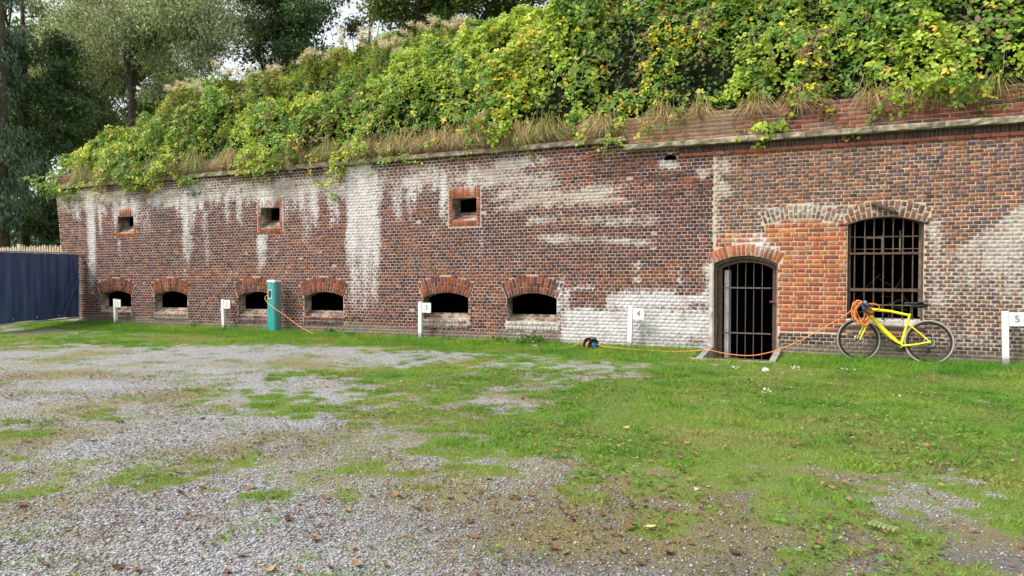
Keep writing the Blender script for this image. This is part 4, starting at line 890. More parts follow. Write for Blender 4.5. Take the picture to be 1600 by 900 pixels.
# ---- grass tufts hanging over the coping
def tuft(u, y, z, wd, ht, hang, n, cols, label, grp, name='hanging_grass'):
    hang = hang * random.uniform(.6, 1.2); wd = wd * random.uniform(.6, 1.1) * (.7 if u < -10 or u > -5 else 1)
    o = empty(name, (u, y, z)); tag(o, label, 'grass', grp)
    bu = RNG.normal(0, wd * .5, n); by = RNG.uniform(-.05, .12, n); bz = RNG.uniform(-.08, .3, n) * ht * 2; by = by + np.maximum(bz, 0) * .7
    P0 = np.stack([bu, by, bz], 1); out = RNG.uniform(.06, .26, n); dr = RNG.normal(0, .24, n) + random.uniform(-.08, .08); up = RNG.uniform(.02, .18, n) * ht / .2 + (RNG.random(n) < .2) * RNG.uniform(.05, .25, n)
    P1 = P0 + np.stack([dr * .5, -out * .6, up], 1); P2 = P0 + np.stack([dr, -out, up * .4 - hang * RNG.uniform(.2, .6, n)], 1); P3 = P2 + np.stack([dr * .4, RNG.uniform(-.03, .05, n), -hang * RNG.uniform(.2, .8, n)], 1)
    sd = np.stack([np.ones(n), RNG.normal(0, .3, n), 0 * out], 1) * (.0028 + .0022 * RNG.random((n, 1)))
    V = np.stack([P0 - sd, P0 + sd, P1 - sd, P1 + sd, P2 - sd * .8, P2 + sd * .8, P3], 1); F = np.array([(0, 1, 3), (0, 3, 2), (2, 3, 5), (2, 5, 4), (4, 5, 6)])
    c = np.array(cols)[RNG.choice(len(cols), n)] * (1 + RNG.normal(0, .18, (n, 1)))
    np_obj('blades', V.reshape(-1, 3), (F[None] + 7 * np.arange(n)[:, None, None]).reshape(-1, 3), M['grass'], o, {'lcol': ('FLOAT_COLOR', np.repeat(rgba(np.clip(c, .01, 1)), 7, 0))})
STRAW = [(.42, .31, .15), (.34, .25, .12), (.27, .22, .09), (.46, .37, .2)]; GREENY = [(.20, .22, .05), (.28, .25, .08), (.14, .19, .035), (.36, .29, .12)]
TUFTS = [(-19.0, .5, .42, 'G'), (-18.0, .5, .45, 'G'), (-17.2, .5, .40, 'G'), (-16.0, .45, .3, 'G'), (-14.8, .45, .3, 'G'), (-13.7, .4, .25, 'S'), (-12.8, .4, .3, 'G'), (-11.7, .45, .28, 'S'), (-10.7, .5, .3, 'G'), (-9.7, .5, .26, 'S'), (-8.9, .5, .24, 'S'), (-8.0, .42, .24, 'S'), (-7.2, .42, .26, 'S'), (-6.2, .45, .26, 'S'), (-5.5, .3, .2, 'G'), (-4.3, .2, .22, 'S'), (-3.1, .3, .24, 'S'), (-2.5, .18, .22, 'S'), (-1.6, .2, .26, 'S'), (-.9, .12, .22, 'S'), (.2, .14, .3, 'S'), (.75, .16, .3, 'S'), (1.15, .2, .4, 'S'), (1.9, .18, .3, 'G')]
places = ['nearest the left corner', 'second from the left corner', 'third from the left corner', 'above the gap between the two leftmost arches', 'above the second arch', 'left of the middle slit', 'above the middle slit', 'above the fourth arch from the left', 'above the widest lime streak', 'just right of the widest lime streak', 'left of the right-hand slit', 'beside the right-hand slit', 'directly above the right-hand slit', 'right of the right-hand slit', 'above the rightmost arch', 'just left of the step in the coping', 'above the broken hole', 'right of the broken hole', 'above the barred gate', 'above the orange brick infill', 'left above the barred window', 'above the middle of the barred window', 'above the right edge of the barred window', 'nearest the right edge of the wall']
for (uu, wd, hg, kd), pl in zip(TUFTS, places):
    zb = 4.06 + float(shear(uu)) if uu < LEDGE_STEP else 4.16
    tuft(uu, .02, zb, wd, .2, hg, int((1000 if uu < LEDGE_STEP else 380) * wd) + (80 if uu < LEDGE_STEP else 25), STRAW if kd == 'S' else GREENY, ('straw coloured dry' if kd == 'S' else 'greenish') + ' grass tuft hanging over the coping ' + pl, 'grass tufts along the wall top')

# ---- hemp agrimony with fluffy seed heads on the skyline
def seed_plant(u, y, z, h, n, label):
    o = tag(empty('seed_head_plant', (u, y, z - h)), label, 'plant', 'fluffy seed plants on the skyline'); stm = MB(); V, F, C, nb = [], [], [], 0; LV, LF, LC_, ln = [], [], [], 0
    for i in range(n):
        bx, by = RNG.normal(0, .10), RNG.normal(0, .12); tx, ty = bx + RNG.normal(0, .26), by + RNG.normal(0, .15); th = h * RNG.uniform(.72, 1.12)
        stm.tube([(bx, by, -.3), ((bx + tx) / 2, (by + ty) / 2, th * .6), (tx, ty, th)], [.006, .005, .003], 5, False)
        m = 90; c0 = np.array([tx, ty, th]); cc = c0 + np.concatenate([RNG.normal(0, .06, (9, 2)), RNG.normal(0, .025, (9, 1))], 1)
        q = cc[RNG.integers(0, 9, m * 2)] + RNG.normal(0, .024, (m * 2, 3)); d_, a_, s_ = orient(len(q), np.tile((0, -.3, .6), (len(q), 1)), .9); L = RNG.uniform(.014, .032, len(q))
        v, f = diamonds(q, a_, s_, L, L * .4, 0); V.append(v); F.append(f + nb); nb += len(v); C.append(np.repeat(rgba(np.array([.66, .59, .53]) * (1 + RNG.normal(0, .16, (len(q), 1)))), 4, 0))
        m2 = 60; tq = RNG.uniform(0, .92, m2); pq = np.stack([bx + (tx - bx) * tq, by + (ty - by) * tq, th * tq], 1); d_, a_, s_ = orient(m2, np.tile((0, -.3, .9), (m2, 1)), .5); L = RNG.uniform(.07, .14, m2)
        v, f = diamonds(pq, a_, s_, L, L * .16, -d_ * L[:, None] * .25); LV.append(v); LF.append(f + ln); ln += len(v)
        cl_ = np.where(RNG.random((m2, 1)) < .2, np.array([[.42, .32, .06]]), np.array([[.15, .22, .045]])); LC_.append(np.repeat(rgba(cl_ * (1 + RNG.normal(0, .2, (m2, 1)))), 4, 0))
    stm.build('stems', M['oldwood'], o)
    np_obj('seed_heads', np.concatenate(V), np.concatenate(F), M['fluff'], o, {'lcol': ('FLOAT_COLOR', np.clip(np.concatenate(C), .01, 1))})
    np_obj('leaves', np.concatenate(LV), np.concatenate(LF), M['leaf'], o, {'lcol': ('FLOAT_COLOR', np.clip(np.concatenate(LC_), .01, 1))})
SP = [(-17.04,1.5,6.50,.7,8,'beside the trunk of the silvery willow'),(-16.3,1.4,6.45,.6,6,'just right of the willow trunk'),(-15.1,1.5,6.86,.7,7,'below the right edge of the willow crown'),(-13.78,1.6,6.72,.7,8,'left of the sky gap'),(-12.59,1.8,6.95,.7,9,'below the dark tree left of the sky gap'),(-11.43,2.0,7.35,.8,8,'directly below the bright sky gap'),(-10.5,1.8,7.05,.8,8,'just right of the bright sky gap'),(-10.04,1.3,6.60,.6,6,'low in front of the ivy covered trunk'),(-9.5,2.0,7.25,.8,8,'beside the ivy covered trunk'),(-8.9,2.1,7.35,.8,9,'right of the ivy covered trunk'),(-8.3,2.1,7.3,.8,8,'rightmost on the skyline')]
for (a_, b_, c_, h_, n_, l_) in SP: seed_plant(a_, b_, c_, h_, n_, 'pinkish fluffy seed heads on leafy stems ' + l_)

# ---- weeds at the wall foot
def weed(x, y, h, n, label, spread=.18):
    o = tag(empty('leafy_weed', (x, y, 0)), label, 'weed', 'weeds at the wall foot')
    an = RNG.uniform(0, 6.28, n); rr = spread * np.sqrt(RNG.random(n)); p = np.stack([rr * np.cos(an), rr * np.sin(an), h * RNG.random(n) * (1 - .5 * rr / spread)], 1); d_, a_, s_ = orient(n, np.tile((0, -.3, .8), (n, 1)), .5); L = RNG.uniform(.05, .11, n)
    v, f = leaflets(p, a_, s_, d_, L, L * .25); c_ = np.array([.075, .17, .025]) * (1 + RNG.normal(0, .25, (n, 1)))
    np_obj('leaves', v, f, M['leaf'], o, {'lcol': ('FLOAT_COLOR', np.repeat(rgba(np.clip(c_, .01, 1)), 6, 0))})
    sm_ = MB()
    for q in range(6): sm_.tube([(0, 0, -.02), (random.uniform(-.1, .1) * spread * 5, random.uniform(-.05, .05), h * random.uniform(.6, 1))], .003, 4, False)
    sm_.build('stems', M['oldwood'], o)
for x, y, h, n, sp, l in ((-10.45, -.25, .22, 70, .14, 'dark leafy weed beside the orange cable near the green pedestal'), (-9.85, -.45, .16, 60, .16, 'low broad leafy weed right of the orange cable end'), (-7.5, -.35, .14, 90, .25, 'low weed patch under the third arch from the right'), (-6.3, -.4, .16, 120, .28, 'leafy weed patch left of the rightmost arch'), (-5.6, -.35, .30, 240, .32, 'bushy green weed mound under the rightmost arch'), (-14.6, -.2, .22, 50, .1, 'small dark weed between the second and third arches'), (-16.6, -.5, .16, 60, .2, 'low weed right of the post numbered one'), (-5.05, -.3, .14, 60, .16, 'small weed at the left end of the whitewashed patch')):
    weed(x, y, h, n, l, sp)

# ================================================================== TREES
def cloud(cent, rad, n, L, asp, nrm, jit, cols, drop=0., shell=.5):
    """leaves scattered through ellipsoid clumps"""
    cent = np.array(cent); rad = np.array(rad); i = RNG.choice(len(cent), n, p=(rad.prod(1) ** .6) / (rad.prod(1) ** .6).sum())
    v = RNG.normal(0, 1, (n, 3)); v /= np.linalg.norm(v, axis=1, keepdims=True); r_ = RNG.random(n) ** shell
    p = cent[i] + v * r_[:, None] * rad[i] * (1 + .25 * RNG.normal(0, 1, (n, 1)) * .6)
    d_, a_, s_ = orient(n, np.tile(nrm, (n, 1)), jit)
    if drop: a_ = a_ * (1 - drop) + np.array([0, 0, -1.]) * drop; a_ /= np.linalg.norm(a_, axis=1, keepdims=True); s_ = np.cross(d_, a_); s_ /= np.maximum(np.linalg.norm(s_, axis=1, keepdims=True), 1e-6)
    l = L * RNG.uniform(.6, 1.3, n); V, F = diamonds(p, a_, s_, l, l * asp, -d_ * l[:, None] * .15)
    ci = np.array(cols)[(i * 7 + RNG.integers(0, 2, n)) % len(cols)] * (1 + RNG.normal(0, .2, (n, 1))); return V, F, np.repeat(rgba(np.clip(ci, .004, 1)), 4, 0)
def clumps(c, R, n, rmin, rmax, seed, squash=.75):
    g_ = np.random.default_rng(seed); v = g_.normal(0, 1, (n, 3)); v /= np.linalg.norm(v, axis=1, keepdims=True); p = np.array(c) + v * (g_.random((n, 1)) ** .45) * np.array(R); r_ = g_.uniform(rmin, rmax, (n, 1)); return p, np.concatenate([r_, r_, r_ * squash], 1)
def tree(name, label, x, y, h, tr, lean, crown, n, L, asp, cols, limbs=9, drop=0., jit=.8, nrm=(0, -.4, .6), z0=0., group=None, lr=(.5, .92)):
    """crown: list of (centre, radii, clump count, rmin, rmax) relative to the base"""
    o = tag(empty(name, (x, y, z0)), label, 'tree', group); P, Rr = [], []
    for k, (c, R, m, a, b) in enumerate(crown): p, q = clumps(c, R, m, a, b, hash(label) % 1000 if False else len(label) * 7 + k); P.append(p); Rr.append(q)
    P = np.concatenate(P); Rr = np.concatenate(Rr); V, F, C = cloud(P, Rr, n, L, asp, nrm, jit, cols, drop)
    tm = MB(); tp = [(0, 0, -.3), (lean * .3, 0, h * .35), (lean * .7, .05, h * .7), (lean, 0, h)]; tm.tube(spline(tp, 4), list(np.linspace(tr * 1.25, tr * .35, 13)), 10)
    rr_ = random.Random(len(label))
    for k in range(limbs):
        q = P[rr_.randrange(len(P))]; f_ = rr_.uniform(*lr); b0 = Vector((lean * f_, 0, h * f_)); q = Vector(q)
        tm.tube(spline([b0, b0.lerp(q, .5) + Vector((0, 0, rr_.uniform(-.3, .6))), q], 4), list(np.linspace(tr * .42, tr * .08, 9)), 6, False)
    tm.build('trunk', M['bark'], o); np_obj('crown', V, F, M['leaf'], o, {'lcol': ('FLOAT_COLOR', C)})
SILV = [(.41, .47, .31), (.28, .34, .18), (.54, .58, .43), (.20, .26, .12)]; DARK = [(.10, .18, .078), (.14, .23, .105), (.07, .125, .062)]; ASH = [(.09, .17, .04), (.13, .21, .05), (.06, .12, .03), (.19, .21, .05)]; BLUEG = [(.17, .26, .20), (.10, .16, .12), (.24, .33, .26)]
tree('willow_tree', 'large silvery green willow with dark trunk rising behind the left bank', -24.96, 6.04, 10.2, .24, .2, [((0, 0, 11.7), (4.6, 2.4, 2.8), 60, .6, 1.2), ((-3.0, 0, 9.6), (1.6, 1.5, 2.0), 24, .5, .9), ((3.1, -.3, 9.8), (1.8, 1.4, 1.7), 30, .5, 1.0), ((-2.4, .5, 7.8), (1.5, 1.2, 1.1), 12, .4, .8), ((1.2, .6, 8.4), (1.2, 1, .9), 6, .3, .6)], 100000, .15, .14, SILV, 14, .45, .9, lr=(.78, .97))
tree('conifer_tree', 'blue green drooping tree at the left edge of the photo', -25.2, 1.5, 12, .22, .1, [((-.6, 0, 8), (1.4, 1.6, 4.5), 40, .5, .9), ((0, 0, 4.2), (1.5, 1.5, 1.3), 12, .4, .8)], 30000, .16, .12, BLUEG + BLUEG + DARK, 16, .6, .7, group='trees behind the left corner')
tree('shade_tree', 'dark tree with straight trunk seen above the wooden fence', -26.56, 3.09, 11, .15, .05, [((0, .5, 7.6), (2.4, 1.5, 2.2), 26, .4, .8), ((.9, 0, 5.4), (1.0, 1, .8), 8, .3, .5)], 14000, .15, .28, DARK + [(.05, .09, .03)], 12, .1, group='trees behind the left corner')
tree('shade_tree', 'second slimmer dark trunk between the fence and the fort corner', -30.06, 5.88, 12, .17, .2, [((0, 0, 8.0), (3.5, 2, 3.0), 34, .6, 1.2)], 18000, .17, .28, DARK, 10, .1, group='trees behind the left corner')
tree('alder_tree', 'dark bushy tree between the willow and the sky gap', -25.0, 13.6, 15, .25, .4, [((.2, 0, 13.5), (3.6, 2.5, 4.0), 52, .6, 1.3), ((2.0, 0, 10.5), (1.8, 1.5, 1.5), 14, .5, .9)], 42000, .17, .26, DARK + [(.05, .085, .035), (.08, .10, .04)], 12, .25, group='trees along the skyline')
tree('ash_tree', 'green ivy clad tree right of the sky gap', -16.3, 12.4, 14, .22, .2, [((.6, 0, 13.2), (3.2, 2.2, 2.4), 40, .5, 1.1), ((-.2, 0, 10.2), (.8, .8, 2.2), 12, .35, .6)], 34000, .16, .3, ASH, 12, .1, group='trees along the skyline')
tree('ash_tree', 'yellowing green tree at the right end of the skyline', -12.6, 13.8, 14, .22, -.3, [((0, 0, 13.0), (3.0, 2.2, 2.6), 38, .5, 1.1)], 28000, .16, .3, ASH + [(.24, .19, .04)], 12, .1, group='trees along the skyline')
tree('birch_tree', 'pale thin tree with sparse leaves inside the sky gap', -22.2, 16.5, 15, .10, .8, [((.6, 0, 13.4), (1.5, 1.2, 2.4), 12, .3, .7)], 3800, .13, .35, [(.12, .15, .06), (.18, .18, .08)], 9, .2, group='trees along the skyline')
for (x_, y_, l_, c_) in ((-24.6, 3.2, 'dark green bush behind the wooden fence next to the fort corner', DARK), (-27.0, 1.6, 'lighter green bush behind the wooden fence post', DARK + [(.12, .2, .05)]), (-29.6, 1.2, 'dark bush behind the left end of the wooden fence', DARK)):
    tree('understorey_bush', l_, x_, y_, 3.2, .05, .1, [((0, 0, 2.6), (1.3, .9, 1.9), 22, .3, .6)], 9000, .13, .32, c_, 8, .1, lr=(.2, .8), group='bushes behind the wooden fence')
tree('alder_tree', 'mid green tree filling the gap behind the willow trunk', -31.5, 12.5, 12, .2, .2, [((0, 0, 9.0), (4.5, 2, 3.4), 44, .5, 1.0)], 26000, .17, .28, ASH + DARK, 10, .1, group='trees along the skyline')
tree('alder_tree', 'tall mid green tree behind the upper left corner', -35.5, 6.5, 15, .2, .2, [((0, 0, 12.5), (4.2, 2, 4.5), 44, .6, 1.1)], 26000, .19, .28, ASH + BLUEG, 10, .1, group='trees along the skyline')
# far wood closing the view behind the trees
cen, rad = [], []
g_ = np.random.default_rng(77)
for i in range(230):
    q = g_.uniform(0, 1); cen.append((-64 + 56 * q, 10 + 28 * q + g_.uniform(-2, 4), g_.uniform(.5, 13 + 3 * math.sin(q * 9)))); a_ = g_.uniform(1.2, 2.4); rad.append((a_, a_, a_ * .8))
V, F, C = cloud(cen, rad, 100000, .30, .32, (0, -.5, .5), .8, DARK + [(.05, .085, .03)], .1)
tag(np_obj('far_wood', V, F, M['leaf'], None, {'lcol': ('FLOAT_COLOR', C)}), 'dark far wood closing the view behind the trees', 'wood', kind='stuff')

# ================================================================== FENCES
A0, A1 = Vector((-19.12, -.06, 0)), Vector((-17.3, -5.0, 0))
dirv = (A1 - A0).normalized(); ang = math.atan2(dirv.y, dirv.x); FL = 3.5
def build_panel(org, label):
    fe = tag(empty('mesh_fence_panel', org, (0, 0, ang)), label, 'fence', 'building site fence panels')
    f = MB(); r = .021
    f.tube([(r, 0, .08), (r, 0, 1.9), (FL - r, 0, 1.9), (FL - r, 0, .08)], r, 8); f.tube([(0, 0, .16), (FL, 0, .16)], .017, 8)
    f.build('frame', M['galv'], fe)
    wr = MB()
    for x in np.arange(.15, FL, .25): wr.tube([(x, -.04, .16), (x, -.04, 1.88)], .002, 4, False)
    for z in (.5, .9, 1.3, 1.7): wr.tube([(.02, -.04, z), (FL - .02, -.04, z)], .002, 4, False)
    wr.build('wire_mesh', M['galv'], fe)
    nx_, nz_ = 150, 34; X, Zz = np.meshgrid(np.linspace(.045, FL - .045, nx_), np.linspace(.19, 1.875, nz_))
    up = (Zz - .24) / 1.64
    ph = X * 13 + 2.2 * fbm(X * 1.5, Zz * .25); Yv = .010 + .028 * np.sin(ph) * (.35 + .65 * fbm(X * 1.8 + 5, Zz * .4)) + .012 * (fbm(X * 6, Zz * 1.2) - .5)
    dg = (X - .02) * .86 + Zz * .5 - .6; Yv = Yv + .028 * np.exp(-((dg) / .04) ** 2) * (X < 1.0) + .022 * np.exp(-((dg - .2) / .035) ** 2) * (X < .9)
    Zz = Zz - .012 * (1 - up) * np.sin(X * 5 + 1) * (up < .1); I = np.arange(nx_ * nz_).reshape(nz_, nx_)
    Q = np.stack([I[:-1, :-1], I[:-1, 1:], I[1:, 1:], I[1:, :-1]], -1).reshape(-1, 4)
    np_obj('tarpaulin', np.stack([X.ravel(), Yv.ravel(), Zz.ravel()], 1), Q, M['tarp'], fe, None, True)
    ct = MB()
    for x in (.06, .8, 1.6, 2.4, 3.2):
        for z in (.27, 1.87): ct.box(x - .008, x + .008, -.03, .03, z - .014, z + .014)
    ct.build('cable_ties', M['whitepaint'], fe)
    for x in (.02, FL - .02): MB().box(x - .11, x + .11, -.3, .3, .0, .11, .02).build('concrete_foot', M['concrete'], fe)
t = NT('dark_blue_woven_tarpaulin'); P = t.obj()
c = t.mix(t.ramp(t.noise(2.2, t.n('Mapping', {'Vector': P, 'Scale': (3, 1, .35)}).outputs[0], 5), .3, .7), (.036, .06, .15), (.085, .125, .255))
bs = t.done(c, .62, t.bump(t.n('TexWave', {'Vector': P, 'Scale': 60.0, 'Distortion': .5}).outputs[1], .12, .003), .35)
M['tarp'] = bs
build_panel(A0, 'galvanised fence panel covered with dark blue tarpaulin against the fort corner')
wf = tag(empty('wooden_fence', (-20.3, .5, 0)), 'pale wooden picket fence behind the blue tarpaulin', 'fence')
rl = random.Random(4)
x = -.12; i = 0
while x > -6.2:
    if i == 18: MB().box(x - .16, x, -.02, .08, 0, 2.22, .008).build('post', M['fencewood'], wf); x -= .20
    h = 2.16 + rl.uniform(-.03, .03); wd = rl.uniform(.075, .09); m = MB(); tl = rl.uniform(-.01, .01)
    m.prism([(x - wd, 0), (x, 0), (x + tl, h - .05), (x - wd * .3 + tl, h), (x - wd * .7 + tl, h), (x - wd + tl, h - .05)], -.012, .010); m.build('picket', M['fencewood'], wf); x -= wd + rl.uniform(.03, .045); i += 1
for z in (.5, 1.6): MB().box(-6.3, -.05, .011, .05, z - .04, z + .04, .005).build('rail', M['fencewood'], wf)

# ================================================================== NUMBERED POSTS
def number_mesh(txt, size):
    cu = bpy.data.curves.new('number', 'FONT'); cu.body = txt; cu.size = size; cu.align_x = 'CENTER'; cu.align_y = 'CENTER'; cu.extrude = .001
    ob = bpy.data.objects.new('number', cu); COL.objects.link(ob); dg = bpy.context.evaluated_depsgraph_get(); me = bpy.data.meshes.new_from_object(ob.evaluated_get(dg)); bpy.data.objects.remove(ob); bpy.data.curves.remove(cu)
    me.materials.clear(); me.materials.append(M['ink']); return me
for num, x, h in (('1', -17.46, .70), ('2', -13.655, .755), ('3', -8.16, .795), ('4', -3.706, .785), ('5', 2.046, .84)):
    o = tag(empty('numbered_post', (x, -.2, 0), (0, random.uniform(-.035, .03), random.uniform(-.08, .08))), 'white square post with a plate numbered %s ' % num + dict(zip('12345', ('before the leftmost arch', 'between the second and third arches', 'left of the third arch from the right', 'in front of the whitewashed wall', 'at the right edge beyond the bicycle')))[num], 'post', 'numbered pitch posts')
    MB().box(-.04, .04, -.04, .04, .13, h, .004).build('post', M['postpaint'], o)
    MB().box(-.042, .042, -.042, .042, -.1, .13, .004).build('foot', M['greyfoot'], o)
    pl = MB().box(.042, .25, -.030, -.012, h - .225, h - .02, .004).build('number_plate', M["whitepaint"], o)
    nm = bpy.data.objects.new('number', number_mesh(num, .15)); link(nm, pl); nm.location = (.146, -.0322, h - .122); nm.rotation_euler = (math.radians(90), 0, 0)

# ================================================================== POWER PEDESTAL
pd = tag(empty('power_pedestal', (-12.02, -.28, 0)), 'teal electric hook-up pedestal with white cap in front of the third arch', 'pedestal')
bd = MB(); bd.box(-.125, .095, -.10, .12, 0, 1.16, .014); bd.build('body', M['teal'], pd)
MB().box(.098, .112, -.085, .105, .02, 1.15, .006).build('painted_side_sheen', M['tealside'], pd)  # sheet added on the right face to carry the painted reflection
MB().box(-.132, .114, -.107, .127, 1.163, 1.215, .014).build('cap', M['whitepaint'], pd)
sk = MB()
for a in ((-.085, .025, .80, .815), (-.085, .025, .985, 1.0)): sk.box(a[0], a[1], -.112, -.1005, a[2], a[3], .003)
for a in ((-.085, -.072), (.012, .025)): sk.box(a[0], a[1], -.112, -.1005, .8155, .9845, .003)
skf = sk.build('socket_frame', M['whitepaint'], pd)
MB().box(-.0715, .0115, -.1045, -.1005, .8155, .9845).build('socket', M['black'], skf)
MB().box(-.09, -.03, -.103, -.1005, 1.07, 1.11).build('number_tag', M['tealside'], pd)
MB().tube([(-.128, -.02, .90), (-.15, -.02, .885)], .022, 10).build('cable_plug', M['blue'], pd)

# ================================================================== CABLES AND REEL
def cable(pts, r, name, label, n=8): return tag(MB().tube(spline(pts, n), r, 8).build(name, M['orange'], None), label, 'cable')
cable([(-12.17, -.30, .885), (-12.215, -.33, .86), (-12.19, -.39, .79), (-11.98, -.45, .66), (-11.51, -.5, .437), (-11.02, -.55, .2), (-10.62, -.6, .078), (-10.24, -.65, .022), (-9.6, -.78, .012), (-8.6, -.95, .01), (-7.4, -1.0, .012), (-6.4, -1.02, .012), (-5.69, -1.0, .02), (-5.08, -.93, .03), (-4.7, -.82, .05), (-4.5, -.72, .13), (-4.42, -.66, .20)], .0075, 'power_cable', 'orange power cable sagging from the teal pedestal through the grass to the reel')
cable([(-4.30, -.62, .16), (-4.15, -.66, .12), (-4.03, -.68, .09), (-3.7, -.70, .075), (-3.38, -.70, .065), (-2.82, -.70, .06), (-2.43, -.75, .095), (-2.30, -.75, .115), (-2.17, -.75, .117), (-1.91, -.75, .072), (-1.56, -.75, .058), (-1.27, -.70, .112), (-.98, -.60, .222), (-.70, -.50, .369), (-.42, -.42, .548), (-.16, -.38, .717), (-.02, -.30, .84)], .0075, 'power_cable', 'orange cable running from the reel past the gate up to the bicycle')
rw = tag(empty('cable_reel', (-4.27, -.68, .0), (0, 0, math.radians(-32))), 'small black cable reel with orange cable and blue socket face on the grass', 'reel')
def disc(m, x0, x1, r0, r1, z, n=20):
    prof = [(x0, 0), (x0, r0), (x1, r1), (x1, 0)]
    vs = [(x, rr * math.cos(2 * math.pi * k / n), z + rr * math.sin(2 * math.pi * k / n)) for x, rr in prof for k in range(n)]
    fs = [(i * n + k, (i + 1) * n + k, (i + 1) * n + (k + 1) % n, i * n + (k + 1) % n) for i in range(3) for k in range(n)]; return m.add(vs, fs)
fl = MB(); disc(fl, -.125, -.10, .135, .135, .14); disc(fl, .04, .075, .135, .135, .14); fl.build('flanges', M['black'], rw)
wd_ = MB(); hel = []
for k in range(150): a_ = k * .42; hel.append((-.095 + .14 * ((k / 149)), (.075 + .012 * math.sin(k * .9)) * math.cos(a_), .13 + (.075 + .012 * math.sin(k * .9)) * math.sin(a_)))
wd_.tube(hel, .011, 6); wd_.build('wound_cable', M['orange'], rw)
hb = MB(); disc(hb, .0755, .10, .06, .052, .13); disc(hb, .10, .112, .026, .02, .13); hbo = hb.build('socket_face', M['blue'], rw)
sk_ = MB()
for a_ in range(3): q = a_ * 2.094 + .5; disc(sk_, .1155, .119, .016, .016, .13, 10) if False else sk_.tube([(.099, .042 * math.cos(q), .13 + .042 * math.sin(q)), (.104, .042 * math.cos(q), .13 + .042 * math.sin(q))], .014, 10)
sk_.build('socket', M['steel'], hbo)
hd = MB(); hd.tube(spline([(.065, -.08, .01), (.065, -.14, .012), (-.115, -.14, .012), (-.115, -.08, .01)], 5), .009, 6); hd.tube(spline([(-.115, .03, .13), (-.115, .06, .27), (.065, .06, .27), (.065, .03, .13)], 6), .010, 6); hd.build('stand', M['black'], rw)

rw.scale = (.85, .85, .85)

# ================================================================== BICYCLE
bk = tag(empty('bicycle', (1.04, -.30, .0), (math.radians(-6), 0, 0)), 'bright yellow racing bicycle leaning against the barred window', 'bicycle')
def wheel(cx, rot, front):
    r = MB(); r.ring(.310, .011, n=64, m=8, ry=.011); r.ring(.295, .018, n=64, m=8, ry=.008); w_ = r.build('wheel', M['black'], bk); w_.location = (cx, 0, .345); w_.rotation_euler = (0, 0, rot)
    m = MB(); m.ring(.327, .0165, n=72, m=10, ry=.015); m.build('tyre', M['tan'], w_)
    m = MB(); m.ring(.3405, .0045, n=72, m=6, ry=.009); m.build('tread', M['rubber'], w_)
    m = MB()
    for k in range(24):
        a_ = 2 * math.pi * k / 24; b_ = a_ + (.5 if k % 2 else -.5); s_ = -.024 if k % 4 < 2 else .024
        m.tube([(.018 * math.cos(b_), s_, .018 * math.sin(b_)), (.288 * math.cos(a_), 0, .288 * math.sin(a_))], .0013, 4, False)
    m.build('spokes', M['black'], w_)
    m = MB(); m.tube([(0, -.05, 0), (0, -.03, 0), (0, .03, 0), (0, .05, 0)], [.012, .02, .02, .012], 12); m.build('hub', M['black'], w_)
    m = MB(); m.ring(.072, .009, c=(0, -.035 if front else -.03, 0), n=36, m=4, ry=.0015)
    for k in range(5): a_ = 2 * math.pi * k / 5; m.tube([(.015 * math.cos(a_), -.033, .015 * math.sin(a_)), (.066 * math.cos(a_ + .3), -.033, .066 * math.sin(a_ + .3))], .003, 4, False)
    m.build('disc_rotor', M['steel'], w_); return w_
wheel(0, 0, False)
STEER = math.radians(22)
hb_, ht_ = Vector((-.835, 0, .72)), Vector((-.795, 0, .845)); fa = Vector((-.985, 0, .345))
wf_ = wheel(fa.x, STEER, True)
f = MB(); BB = Vector((-.385, 0, .272)); SCl = Vector((-.262, 0, .758))
f.tube([hb_ + Vector((.0, 0, -.01)), ht_ + Vector((.003, 0, .012))], [.031, .027], 12)
f.tube([ht_ + Vector((.005, 0, -.015)), ht_.lerp(SCl, .5) + Vector((0, 0, .005)), SCl + Vector((0, 0, -.01))], [.026, .021, .019], 12)
f.tube([hb_ + Vector((.005, 0, .02)), hb_.lerp(BB, .5), BB + Vector((-.01, 0, .012))], [.034, .036, .033], 12)
f.tube([BB, BB.lerp(SCl, .5), SCl + Vector((.003, 0, .015))], [.024, .019, .0175], 12)
f.tube([BB + Vector((0, -.045, 0)), BB + Vector((0, .045, 0))], .028, 14)
for s_ in (-1, 1):
    f.tube([BB + Vector((.02, s_ * .03, 0)), Vector((-.18, s_ * .055, .30)), Vector((0, s_ * .068, .345))], [.018, .013, .011], 8)
    f.tube([BB.lerp(SCl, .72) + Vector((0, s_ * .012, 0)), Vector((-.12, s_ * .05, .47)), Vector((0, s_ * .068, .350))], [.011, .0095, .009], 8)
    f.box(-.016, .016, s_ * .068 - .004, s_ * .068 + .004, .325, .37, .003)
frame = f.build('frame', M['yellow'], bk); frame['label'] = 'bright yellow frame tubes'
# steering group turned with the front wheel about the head tube
ax_ = (ht_ - hb_).normalized(); ST = Matrix.Translation(hb_) @ Matrix.Rotation(STEER, 4, ax_) @ Matrix.Translation(-hb_)
wf_.location = ST @ fa
fk = MB()
for s_ in (-1, 1): fk.tube([ST @ p for p in (hb_ + Vector((-.002, s_ * .018, -.012)), hb_ + Vector((-.025, s_ * .048, -.06)), fa.lerp(hb_, .45) + Vector((.004, s_ * .053, 0)), fa + Vector((0, s_ * .05, 0)))], [.018, .019, .015, .010], 8)
fk.tube([ST @ (hb_ + Vector((-.006, -.02, -.02))), ST @ (hb_ + Vector((-.006, .02, -.02)))], .022, 8); fk.build('fork', M['yellow'], bk)
hbm = MB(); stem = ht_ + ax_ * .035; bar = stem + Vector((-.095, 0, .02))
hbm.tube([ST @ (ht_ + ax_ * .0), ST @ (ht_ + ax_ * .05)], .017, 10); hbm.tube([ST @ stem, ST @ bar], .016, 10)
